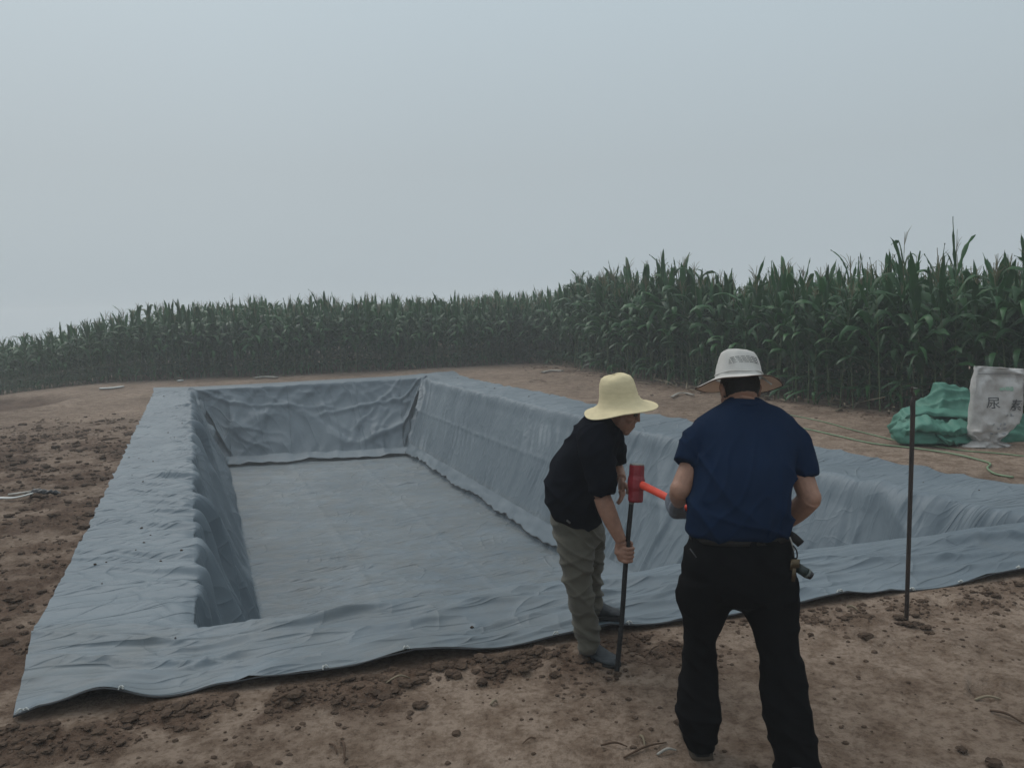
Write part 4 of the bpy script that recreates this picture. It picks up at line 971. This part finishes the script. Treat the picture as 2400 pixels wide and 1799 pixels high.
def shoe(parent, heel, toe, w_=.048, h_=.075, m_up=M_SHOE, m_so=M_SOLE, ankle=None):
    heel = np.array(heel, float); toe = np.array(toe, float); d = toe - heel; L = np.linalg.norm(d); f = d / L; up = np.array([0, 0, 1.0]); s = np.cross(f, up); s /= np.linalg.norm(s); up = np.cross(s, f)
    rows_ = [(0.0, .55, .30), (.04, .82, .62), (.12, .92, .92), (.25, .92, 1.0), (.4, .90, .88), (.55, .98, .66), (.7, 1.06, .50), (.84, 1.0, .42), (.94, .78, .34), (1.0, .40, .18)]
    mb = MB(); rg = []
    for (t_, wi, hi) in rows_:
        c = heel + f * L * t_ + up * .012; ring = []
        for q in range(20):
            an = 2 * math.pi * q / 20; ct, st_ = math.cos(an), math.sin(an)
            z_ = (h_ * hi * .5) * (1 + math.copysign(abs(st_) ** .8, st_))
            ring.append(c + s * w_ * wi * math.copysign(abs(ct) ** .75, ct) * (1 - .35 * max(0, st_) ** 2) + up * z_)
        rg.append(ring)
    mb.rings(rg)
    o = mb.skin('shoe', m_up, parent, voxel=.004, it=3, disp=lambda c, n: 0.0016 * noise2(c[:, 0] * 45, c[:, 1] * 45 + c[:, 2] * 50, 601))
    mb = MB(); rg = []
    for zz in (0.0, .014, .020):
        ring = []
        out = [(.0, .5), (.03, .85), (.15, .98), (.35, .93), (.6, 1.05), (.78, 1.08), (.9, .9), (1.0, .5)]
        ring = [heel + f * (L * (t_ * 1.03 - .012)) + s * w_ * wi * 1.05 + up * (zz - .002) for t_, wi in out] + [heel + f * (L * (t_ * 1.03 - .012)) - s * w_ * wi * 1.05 + up * (zz - .002) for t_, wi in out[::-1]]
        rg.append(ring)
    mb.rings(rg); so_ = mb.obj('sole', m_so, None); so_.parent = o
    return o
def revolve(name, profile, c, R, m_, parent, k=64, wob=None, closed=True):
    """profile: (r, z); returns an object"""
    vs = []; n_ = len(profile)
    for (r_, z_) in profile:
        for q in range(k):
            a = 2 * math.pi * q / k; dr, dz = (wob(a, r_, z_) if wob else (0, 0)); vs.append(np.array(c) + R @ np.array([(r_ + dr) * math.cos(a), (r_ + dr) * math.sin(a) * 1.0, z_ + dz]))
    fs = []
    for i in range(n_ - 1):
        for q in range(k): fs.append((i * k + q, i * k + (q + 1) % k, (i + 1) * k + (q + 1) % k, (i + 1) * k + q))
    me = bpy.data.meshes.new(name); me.from_pydata([tuple(v) for v in vs], [], fs); me.polygons.foreach_set('use_smooth', [True] * len(fs)); me.materials.append(m_); me.update()
    o = link(name, me)
    if parent is not None: attach(o, parent)
    return o
def rod_of(a, b, r, name, m_, parent, k=14): mb = MB(); mb.tube([a, b], r, k=k, smooth=False); return mb.obj(name, m_, parent)

# ------------------------------------------------------------------ sledgehammer and driven rod
rb = gpt(1443, 1574); Yr = rb[1]
rod_top = P(1480, 1176, Yr + .02); rod_bot = rb - np.array([0.0, 0, .05])
t = empty('steel_rod', rb, 'dark steel rod held upright by the bent man under the sledgehammer', 'rod')
mb = MB(); mb.tube([rod_bot, rod_bot * .66 + rod_top * .34 + [.003, 0, 0], rod_bot * .33 + rod_top * .67 - [.002, 0, 0], rod_top], [.0125, .012, .012, .0115], k=10); mb.obj('rod', M_ROD, t)
mb = MB(); mb.ball(rod_top + [0, 0, -.004], (.015, .015, .006), k=10, h=6); mb.obj('burred_head', M_STEEL, t)
hb = P(1489, 1176, Yr + .01); ht = P(1493, 1087, Yr + .03)
rot_h = (ht - hb) / np.linalg.norm(ht - hb)
hc = (hb + ht) / 2
he = P(1760, 1262, 3.08); hs_ = hc + [0.0, 0, .005]
t = empty('sledgehammer', hc, 'red headed sledgehammer with an orange handle held over the rod', 'hammer')
mb = MB(); rings = []
hd = he - hs_; hd /= np.linalg.norm(hd)
s1 = hd - rot_h * (hd @ rot_h); s1 /= np.linalg.norm(s1); s2 = np.cross(rot_h, s1); HL = np.linalg.norm(ht - hb)
for (t_, r_) in [(0, .030), (.02, .036), (.06, .038), (.30, .038), (.40, .043), (.5, .0445), (.60, .043), (.70, .038), (.94, .038), (.985, .036)]:
    rings.append([hb + rot_h * HL * t_ + r_ * (math.cos(math.pi / 4 * q + math.pi / 8) * s1 + math.sin(math.pi / 4 * q + math.pi / 8) * s2) for q in range(8)])
mb.rings(rings); ho = mb.obj('hammer_head', M_RED, t, smooth=False)
md = ho.modifiers.new('bev', 'BEVEL'); md.width = .004; md.segments = 2
mb = MB(); mb.rings([[hb + rot_h * HL * z_ + r_ * (math.cos(2 * math.pi * q / 16) * s1 + math.sin(2 * math.pi * q / 16) * s2) for q in range(16)] for z_, r_ in [(.975, .035), (1.0, .0345), (1.012, .028)]]); mb.obj('struck_face', M_STEEL, t)
mb = MB(); mb.tube([hs_ + hd * .0, hs_ + hd * .05, hs_ + hd * .35, he], [.019, .0185, .0165, .016], k=14, smooth=False); mb.obj('handle', M_HANDLE, t)

# ------------------------------------------------------------------ man B (navy shirt, canvas hat, seen from behind)
pB = empty('person', gpt(1740, 1800), 'man in navy t-shirt, black trousers and white canvas hat seen from behind swinging a hammer', 'person')
head = P(1733, 915, 3.20); RB = frame((-.10, .88, -.42), (0, .42, .9))
neck = P(1744, 962, 3.09)
mb = MB(); add_head(mb, head, RB); add_neck(mb, head, RB, neck, .060)
body_torso = [(1635, 1835, 1250, 2.90, .09), (1640, 1835, 1130, 2.93, .10), (1640, 1850, 1060, 3.0, .10), (1660, 1830, 1005, 3.06, .075), (1690, 1798, 970, 3.09, .055)]
mb.sil(body_torso)
shL = P(1660, 1016, 3.06); elL = P(1596, 1148, 2.96); wrL = P(1590, 1176, 3.17)
shR = P(1843, 1018, 3.06); elR = P(1898, 1166, 2.94); wrR = P(1815, 1240, 3.10)
gripL = hs_ + hd * ((P(1578, 1176, 3.35) - hs_) @ hd); gripR = hs_ + hd * (np.linalg.norm(he - hs_) - .07)
mb.tube([shL, (shL + elL) / 2 + [-.004, 0, 0], elL], [.044, .047, .043], k=14); mb.tube([elL + [0, -.01, .004], elL * .6 + wrL * .4, wrL], [.044, .043, .027], k=14)
mb.ball(elL + [0, 0, .002], .044); mb.ball(elR + [0, 0, .002], .0435)
mb.tube([shR, (shR + elR) / 2, elR], [.044, .047, .042], k=14); mb.tube([elR + [0.002, -.008, .002], elR * .6 + wrR * .4 + [.004, 0, -.004], wrR], [.043, .043, .027], k=14)
fist(mb, gripL, -hd, (0.0, -.2, -1), wrL, .018, closed=3.7)
fist(mb, gripR, -hd, (.3, .1, -1), wrR, .016, closed=3.7)
mb.sil([(1690, 1780, 1400, 2.86, .05), (1650, 1820, 1370, 2.86, .08), (1640, 1825, 1300, 2.87, .10), (1640, 1830, 1245, 2.89, .09)])
kneeL = P(1641, 1545, 2.92); ankL = P(1640, 1745, 2.90); kneeR = P(1829, 1550, 2.81); ankR = P(1868, 1800, 2.70)
mb.tube([P(1672, 1370, 2.87), P(1655, 1455, 2.905), kneeL, ankL], [.062, .052, .040, .030], k=14); mb.tube([P(1798, 1370, 2.86), P(1808, 1455, 2.845), kneeR, ankR], [.062, .052, .040, .030], k=14)
mb.skin('body', M_SKIN, pB, voxel=.0042, it=4, fac=.5, dec=.45)
# hair below the hat
mb = MB(); hq = lambda *a: head + RB @ np.array(a)
mb.ball(hq(0, -.012, .020), (.080, .097, .086), rot=RB); o = mb.skin('hair', M_HAIR, pB, voxel=.004, it=4, disp=lambda c, n: .001 * noise2(c[:, 0] * 300, c[:, 2] * 300, 5) - .022 * sstep(.02, .05, (c - head) @ RB[:, 1]))
# shirt
def shirtB(c, n):
    x, y, z = c[:, 0], c[:, 1], c[:, 2]
    a = 0.013 * ridge(x * 7 + 2.2 * z, z * 2.0, 611) ** 3 * sstep(1.38, 1.15, z) + .007 * ridge(x * 11 - 6 * z, z * 3 + x * 2, 615) ** 4 * sstep(1.33, 1.15, z) + .004 * noise2(x * 14 - z * 6, z * 5, 612) + .010 * ridge(z * 9 + x * 5, x * 3, 613) ** 3 * sstep(1.05, .92, z)
    arm = sstep(.17, .21, np.abs(x - .93)); a = a + arm * .004 * ridge(z * 10 + x * 9, x * 8 + y * 4, 614) ** 2
    return a - .003
mb = MB()
mb.sil([(1618, 1846, 1250, 2.89, .118), (1610, 1853, 1238, 2.89, .130), (1613, 1852, 1222, 2.89, .131), (1621, 1850, 1195, 2.89, .129), (1624, 1853, 1130, 2.93, .133), (1621, 1862, 1080, 2.98, .136), (1616, 1874, 1035, 3.03, .130), (1618, 1874, 1000, 3.06, .118), (1634, 1858, 975, 3.085, .103), (1664, 1830, 957, 3.10, .086), (1694, 1796, 941, 3.105, .072), (1710, 1777, 930, 3.11, .058)])
mb.tube([P(1672, 1010, 3.06), P(1643, 1022, 3.04), P(1622, 1055, 3.01), P(1609, 1088, 2.985)], [.050, .061, .060, .056], k=18)
mb.tube([P(1820, 1010, 3.06), P(1852, 1024, 3.045), P(1873, 1065, 3.01), P(1886, 1105, 2.98), P(1890, 1120, 2.97)], [.050, .064, .062, .0575, .054], k=18)
mb.skin('t_shirt', M_NAVY, pB, voxel=.007, it=10, fac=.6, disp=shirtB)
mb = MB(); nk = 40; cN = P(1743.5, 940, 3.108); mb.tube([cN + np.array([.069 * math.cos(a), .064 * math.sin(a), -.006]) for a in np.linspace(0, 2 * math.pi, nk)], .013, k=8, smooth=False, cap=False); mb.obj('collar', M_NAVY, pB)
# trousers
def pantsB(c, n):
    x, y, z = c[:, 0], c[:, 1], c[:, 2]
    return .007 * ridge(z * 8 + x * 6, x * 4 + y * 4, 621) ** 2 + .010 * ridge(z * 12 + x * 3, x * 3, 622) ** 2 * sstep(.35, .05, z) + .004 * noise2(x * 15, z * 9, 623) - .005
mb = MB()
mb.sil([(1716, 1750, 1422, 2.87, .06), (1660, 1808, 1405, 2.87, .10), (1600, 1866, 1375, 2.87, .122), (1597, 1863, 1320, 2.87, .130), (1600, 1860, 1290, 2.88, .130), (1612, 1854, 1260, 2.89, .120), (1619, 1848, 1236, 2.89, .112)])
mb.sil([(1608, 1676, 1748, 2.90, .062), (1600, 1682, 1728, 2.90, .068), (1596, 1688, 1700, 2.90, .074), (1583, 1690, 1665, 2.90, .078), (1586, 1685, 1620, 2.91, .076), (1596, 1680, 1560, 2.92, .070), (1604, 1680, 1500, 2.92, .072), (1603, 1692, 1465, 2.91, .080), (1590, 1712, 1425, 2.89, .095), (1584, 1735, 1390, 2.88, .105), (1590, 1740, 1350, 2.87, .11)], k=24)
mb.sil([(1815, 1917, 1830, 2.72, .072), (1818, 1918, 1795, 2.73, .078), (1806, 1917, 1745, 2.75, .080), (1792, 1906, 1690, 2.76, .080), (1782, 1897, 1640, 2.78, .078), (1783, 1890, 1580, 2.80, .074), (1778, 1874, 1525, 2.82, .074), (1762, 1872, 1480, 2.84, .082), (1744, 1872, 1440, 2.86, .095), (1728, 1872, 1400, 2.87, .105), (1728, 1868, 1350, 2.87, .11)], k=24)
mb.skin('trousers', M_BLACKPANTS, pB, voxel=.007, it=4, fac=.55, disp=pantsB)
mb = MB(); mb.sil([(1616, 1851, 1258, 2.89, .1195), (1617, 1850, 1244, 2.89, .117)], k=48); be = mb.obj('belt', M_BELT, pB)
mb = MB(); mb.tube([P(1850, 1252, 2.82), P(1862, 1260, 2.80), P(1877, 1274, 2.80)], .016, k=8, flat=.3, ref=(0, 1, 0)); mb.obj('belt_end', M_BELT, pB)
mb = MB(); mb.tube([P(1617, 1285, 2.755), P(1632, 1306, 2.745)], .0022, k=6); mb.obj('pocket_trim', mat('trim', (.05, .05, .052), .5), pB)
# glove on the left hand
mb = MB(); fist(mb, gripL, -hd, (0.0, -.2, -1), wrL, .018, fat=.0045, closed=3.7)
mb.skin('glove', M_GLOVE, pB, voxel=.004, it=2, disp=lambda c, n: .0012 * noise2(c[:, 0] * 80, c[:, 2] * 80, 8))
hl = gpt(1641, 1774); hl[2] -= .004; shoe(pB, hl + [.012, 0, 0], hl + [.02, .25, 0], .045, .085, M_DARKSHOE, M_DUSTYSOLE)
hr = gpt(1872, 1862); hr[2] -= .004; shoe(pB, hr + [0, -.045, 0], hr + [.05, .215, 0], .050, .085, M_DARKSHOE, M_DUSTYSOLE)
# canvas hat
hatc = head + RB @ np.array([0, -.012, .052])
RH = frame((-.06, .93, -.27), (.03, .27, .96))
def wobB(a, r_, z_):
    e_ = max(0, (r_ - .10) / .07); s_ = math.sin(a)  # +y forward
    return (0.004 * math.sin(3 * a) * e_, -.012 * e_ * e_ * abs(math.cos(a)) ** 1.5 - .006 * e_ + .004 * math.sin(5 * a + 1) * e_)
crown = [(.0, .104), (.022, .103), (.040, .109), (.056, .112), (.068, .106), (.077, .090), (.083, .065), (.089, .040), (.094, .016), (.0975, .002), (.101, -.003)]
hat = revolve('hat_crown', crown, hatc, RH, M_CANVAS, pB, wob=lambda a, r_, z_: (.002 * math.sin(4 * a + z_ * 60) + .0015 * math.sin(9 * a), .004 * math.sin(2 * a + .5) * (z_ > .08)))
brim = [(.097, -.001), (.110, -.004), (.130, -.010), (.150, -.014), (.168, -.016), (.176, -.017)]
revolve('hat_brim', brim, hatc, RH, M_CANVAS, pB, wob=wobB)
revolve('hat_lining', [(r_, z_ - .003) for r_, z_ in brim], hatc, RH, M_TAN, pB, wob=wobB)
eg = [hatc + RH @ np.array([(.176 + wobB(a, .176, 0)[0]) * math.cos(a), (.176 + wobB(a, .176, 0)[0]) * math.sin(a), -.0185 + wobB(a, .176, 0)[1]]) for a in np.linspace(0, 2 * math.pi, 80)]
mb = MB(); mb.tube(eg, .0028, k=6, smooth=False, cap=False); mb.obj('hat_edging', M_BROWN, pB)
# vent mesh strips and seam band at the back of the crown
mb = MB()
for rz, (zz, r0) in enumerate([(.071, .0835), (.063, .0855), (.055, .0872), (.047, .0892)]):
    for i in range(30):
        a = -math.pi / 2 + (i - 14.5) * .052
        if (i * 7 + rz * 3) % 5 == 0: continue
        c_ = hatc + RH @ np.array([r0 * math.cos(a), r0 * math.sin(a), zz + .004 * math.cos((i - 14.5) * .11)]); mb.box(c_, (.0022, .0016, .0042), rot=RH)
mb.obj('vent_mesh', M_MESHVENT, pB, smooth=False)
mb = MB(); mb.tube([hatc + RH @ np.array([.0965 * math.cos(a), .0965 * math.sin(a), .013 + .002 * math.sin(5 * a)]) for a in np.linspace(0, 2 * math.pi, 60)], .0028, k=6, smooth=False, cap=False); mb.obj('hat_band', M_CANVAS, pB)
mb = MB(); mb.tube([P(1785, 884, 3.18), P(1797, 892, 3.14), P(1809, 901, 3.13)], .0035, k=6); mb.obj('chin_cord', M_CANVAS, pB)
# keys and torch hanging from the belt
kb = P(1858, 1275, 2.79)
t = empty('key_bunch', kb, 'bunch of brass keys on a clip hanging from the black belt', 'keys')
mb = MB(); mb.tube([P(1851, 1258, 2.79), P(1856, 1272, 2.785), P(1861, 1290, 2.785)], .003, k=6); mb.obj('clip', M_STEEL, t)
mb = MB(); mb.tube([P(1859, 1278, 2.78), P(1867, 1290, 2.78), P(1868, 1306, 2.78), P(1861, 1306, 2.78), P(1858, 1290, 2.78)], .0028, k=6); mb.obj('strap_loop', M_BELT, t)
for (x0, y0, x1, y1, w_) in [(1865, 1310, 1864, 1330, .016), (1862, 1325, 1859, 1362, .0075), (1857, 1312, 1855, 1335, .006)]:
    mb = MB(); mb.tube([P(x0, y0, 2.78), P(x1, y1, 2.78)], w_, k=8, flat=.25, ref=(0, 1, 0), smooth=False); mb.obj('key', M_BRASS, t)
t = empty('torch', P(1875, 1335, 2.80), 'small black torch hanging behind the keys at the right hip', 'torch')
mb = MB(); mb.tube([P(1866, 1327, 2.81), P(1893, 1344, 2.80)], .0185, k=16, smooth=False); mb.obj('barrel', M_TORCH, t)
mb = MB(); mb.tube([P(1889, 1341, 2.80), P(1893, 1344, 2.80)], .0192, k=16, smooth=False); mb.obj('metal_ring', mat('dull_ring', (.10, .11, .10), .5), t)
mb = MB(); mb.tube([P(1893, 1344, 2.80), P(1901, 1349, 2.80)], [.0185, .015], k=16, smooth=False); mb.obj('torch_cap', M_BLACKPL, t)

# ------------------------------------------------------------------ man A (black polo, straw hat, bending to hold the rod)
pA = empty('person', gpt(1390, 1545), 'man in straw hat, black polo and khaki trousers bending to steady the rod', 'person')
headA = P(1456, 958, 3.82); RA = frame((.86, -.28, -.42), (.38, -.05, .92))
mb = MB(); add_head(mb, headA, RA, 1.0); add_neck(mb, headA, RA, P(1412, 1005, 3.86), .060)
mb.sil([(1310, 1400, 1230, 3.87, .13), (1298, 1410, 1150, 3.87, .145), (1312, 1420, 1098, 3.87, .15), (1335, 1430, 1040, 3.87, .16), (1372, 1428, 1000, 3.87, .12)])
s_n = P(1403, 1022, 3.70); e_n = P(1411, 1163, 3.62); w_n = P(1456, 1268, 3.585)
s_f = P(1425, 1022, 4.04); e_f = P(1440, 1090, 4.17); w_f = P(1456, 1122, 4.00)
gripA = rod_bot + (rod_top - rod_bot) * ((P(1469, 1298, Yr)[2] - rod_bot[2]) / (rod_top[2] - rod_bot[2]))
rax = (rod_top - rod_bot) / np.linalg.norm(rod_top - rod_bot)
mb.tube([s_n, (s_n + e_n) / 2, e_n], [.055, .050, .041], k=14); mb.tube([e_n, e_n * .62 + w_n * .38 + [-.004, 0, 0], w_n], [.042, .043, .027], k=14)
mb.tube([s_f, e_f], [.05, .04], k=12); mb.tube([e_f, e_f * .6 + w_f * .4, w_f], [.042, .04, .028], k=12)
fist(mb, gripA, rax, (-.75, -.65, 0), w_n, .0125, closed=3.9)
# relaxed far hand: palm, four hanging fingers, thumb
pc = P(1457, 1138, 3.98); mb.tube([w_f, pc, P(1456, 1148, 3.975)], [.027, .036, .032], k=12, flat=.55, ref=(1, 0, 0))
for i, (dx, L_) in enumerate([(-.027, .9), (-.009, 1.05), (.009, 1.0), (.027, .8)]):
    b0 = P(1456, 1146, 3.975) + np.array([dx * .45, dx * .9, 0]); mb.tube([b0, b0 + np.array([.006, -.004, -.030 * L_]), b0 + np.array([-.004, -.010, -.055 * L_]), b0 + np.array([-.018, -.012, -.072 * L_])], [.0098, .0092, .0085, .0070], k=8)
mb.tube([pc + [.008, -.02, .02], pc + [.026, -.035, -.008], pc + [.022, -.04, -.036]], [.013, .011, .008], k=8)
mb.tube([P(1345, 1250, 3.80), P(1352, 1365, 3.735), P(1374, 1500, 3.72)], [.055, .042, .030], k=12); mb.tube([P(1382, 1250, 3.97), P(1381, 1350, 4.05), P(1390, 1450, 4.11)], [.055, .042, .030], k=12)
mb.sil([(1330, 1385, 1255, 3.87, .09), (1318, 1392, 1225, 3.87, .115), (1318, 1392, 1190, 3.87, .115)])
mb.skin('body', M_SKIN, pA, voxel=.0042, it=4, fac=.5, dec=.45)
for sg in (-1, 1):
    mb = MB(); mb.ball(headA + RA @ np.array([sg * .031, .080, .008]), .0115, k=12, h=8); mb.obj('eye', mat('eye_dark', (.05, .04, .035), .2, .5), pA)
mb = MB(); mb.ball(headA + RA @ np.array([0, -.004, .012]), (.079, .090, .075), rot=RA); mb.skin('hair', M_HAIR, pA, voxel=.005, it=2, disp=lambda c, n: -.022 * sstep(.015, .045, (c - headA) @ RA[:, 1]))
def shirtA(c, n):
    x, y, z = c[:, 0], c[:, 1], c[:, 2]
    return .014 * ridge(z * 5 + x * 4, x * 3 + y * 2, 631) ** 3 + .009 * ridge(z * 9 - x * 7, x * 5, 632) ** 2 + .003 * noise2(x * 16, z * 12, 633) - .004
mb = MB()
mb.sil([(1313, 1402, 1222, 3.87, .160), (1290, 1408, 1203, 3.87, .172), (1278, 1416, 1178, 3.87, .178), (1275, 1424, 1150, 3.87, .182), (1280, 1430, 1120, 3.87, .185), (1293, 1436, 1092, 3.87, .190), (1313, 1446, 1058, 3.87, .195), (1337, 1458, 1024, 3.87, .200), (1352, 1448, 1002, 3.87, .195), (1366, 1432, 980, 3.87, .165), (1381, 1416, 962, 3.87, .10)])
mb.tube([P(1396, 1012, 3.74), P(1398, 1060, 3.66), P(1408, 1120, 3.625), P(1412, 1160, 3.615)], [.092, .086, .073, .064], k=20)
mb.tube([P(1428, 1025, 4.02), P(1440, 1078, 4.13)], [.075, .062], k=16)
mb.skin('polo_shirt', M_BLACKSHIRT, pA, voxel=.008, it=5, fac=.6, disp=shirtA)
# collar folded round the neck
mb = MB(); c0 = P(1428, 992, 3.84); ca = np.array([-.62, 0, -.78]); u1 = np.array([.78, 0, -.62]); u2 = np.array([0, 1.0, 0])
mb.tube([c0 + u1 * .075 * math.cos(a) + u2 * .078 * math.sin(a) for a in np.linspace(0, 2 * math.pi, 40)], .014, k=8, smooth=False, cap=False, flat=1.0); mb.obj('collar', M_BLACKSHIRT, pA)
def pantsA(c, n):
    x, y, z = c[:, 0], c[:, 1], c[:, 2]
    a = .012 * (ridge(z * 5.5 + 2.8 * (x - .3) * np.sign(np.sin(z * 9)), x * 3 + y * 1.5, 641) ** 3) + .012 * ridge(z * 9 + x * 5, x * 5 + y * 3, 642) ** 3 + .004 * noise2(x * 20, z * 20, 643) - .006
    a = a + .018 * ridge(z * 14 + x * 3, x * 3 + y * 3, 644) ** 2 * sstep(.28, .12, z)
    return a
mb = MB()
mb.sil([(1330, 1400, 1275, 3.88, .13), (1300, 1412, 1262, 3.88, .150), (1294, 1416, 1240, 3.87, .158), (1292, 1410, 1218, 3.87, .155), (1300, 1404, 1195, 3.87, .14)])
mb.sil([(1356, 1404, 1496, 3.72, .052), (1350, 1408, 1484, 3.72, .060), (1344, 1405, 1462, 3.72, .064), (1339, 1398, 1440, 3.72, .064), (1331, 1392, 1410, 3.72, .066), (1324, 1386, 1375, 3.73, .070), (1318, 1387, 1340, 3.74, .078), (1311, 1389, 1305, 3.76, .088), (1302, 1390, 1272, 3.79, .10), (1298, 1392, 1250, 3.82, .11)], k=24)
mb.sil([(1362, 1416, 1442, 4.12, .056), (1358, 1413, 1424, 4.11, .060), (1352, 1409, 1395, 4.09, .062), (1348, 1409, 1360, 4.06, .070), (1345, 1413, 1320, 4.03, .080), (1343, 1418, 1280, 4.0, .09), (1345, 1416, 1250, 3.96, .10)], k=24)
mb.skin('trousers', M_KHAKI, pA, voxel=.006, it=3, fac=.5, disp=pantsA)
# lower fold of the near trouser leg bunched on the shoe
mb = MB(); mb.sil([(1358, 1396, 1526, 3.70, .045), (1356, 1402, 1512, 3.70, .052), (1354, 1404, 1498, 3.71, .052), (1356, 1402, 1488, 3.71, .05)], k=20)
mb.skin('trouser_cuff', M_KHAKI, pA, voxel=.005, it=2, disp=lambda c, n: .008 * ridge(c[:, 2] * 16 + c[:, 0] * 8, c[:, 0] * 6, 651) ** 2)
mb = MB(); mb.tube([P(1329, 1219, 3.70), P(1336, 1225, 3.70)], .012, k=8, flat=.4); mb.obj('pocket_edge', mat('pocket_lining', (.09, .09, .085)), pA)
h0 = gpt(1367, 1532, -.004); t0 = gpt(1447, 1566, -.004); shoe(pA, h0, t0, .050, .080, M_SHOE, M_SOLE)
def tarp_z(x, y):
    i = np.argmin((POS[:70, :, 0] - x) ** 2 + (POS[:70, :, 1] - y) ** 2); return POS[:70].reshape(-1, 3)[i, 2]
h1_ = G(1382, 1472); t1 = G(1460, 1475); h1_[2] = t1[2] = max(tarp_z(*h1_[:2]), tarp_z(*t1[:2])) + .002; shoe(pA, h1_, t1, .046, .080, M_SHOE, M_SOLE)
# straw hat
hatA = headA + RA @ np.array([0, -.02, .045]); hatA = hatA + np.array([-.012, 0, 0])
RHA = frame((.97, -.05, .13), (-.13, -.06, .99))
def wobA(a, r_, z_):
    e_ = max(0, (r_ - .105) / .085); return (.006 * math.sin(2 * a + .8) * e_ + .003 * math.sin(5 * a) * e_, (-.012 * abs(math.sin(a)) - .012 * math.cos(a)* 0 + .005 * math.sin(3 * a + 1)) * e_ + (.003 * math.sin(3 * a) if r_ < .08 else 0))
profA = [(0, .127), (.03, .126), (.055, .122), (.074, .111), (.085, .090), (.091, .060), (.094, .034), (.099, .011), (.107, -.009), (.122, -.022), (.142, -.031), (.163, -.037), (.180, -.042), (.186, -.043)]
revolve('straw_hat', profA, hatA, RHA, M_STRAW, pA, k=72, wob=wobA)
revolve('hat_underside', [(r_ - .001, z_ - .0035) for r_, z_ in profA[5:]], hatA, RHA, M_STRAW, pA, k=72, wob=wobA)
mb = MB(); mb.tube([hatA + RHA @ np.array([(.186 + wobA(a, .186, 0)[0]) * math.cos(a), (.186 + wobA(a, .186, 0)[0]) * math.sin(a), -.0445 + wobA(a, .186, 0)[1]]) for a in np.linspace(0, 2 * math.pi, 80)], .0028, k=6, smooth=False, cap=False); mb.obj('hat_rim', M_STRAW, pA)

# ------------------------------------------------------------------ haze
hz = bpy.data.materials.new('haze'); hz.use_nodes = True; t_ = hz.node_tree; t_.nodes.clear()
oo = t_.nodes.new('ShaderNodeOutputMaterial'); pv = t_.nodes.new('ShaderNodeVolumePrincipled')
pv.inputs['Color'].default_value = (0.96, 0.985, 1.0, 1); pv.inputs['Density'].default_value = 0.0042; pv.inputs['Anisotropy'].default_value = 0.2
t_.links.new(pv.outputs[0], oo.inputs['Volume'])
mb = MB(); mb.box((0, 55, 0.6), (760, 160, 8.4)); o = mb.obj('haze', hz, smooth=False); o['kind'] = 'stuff'
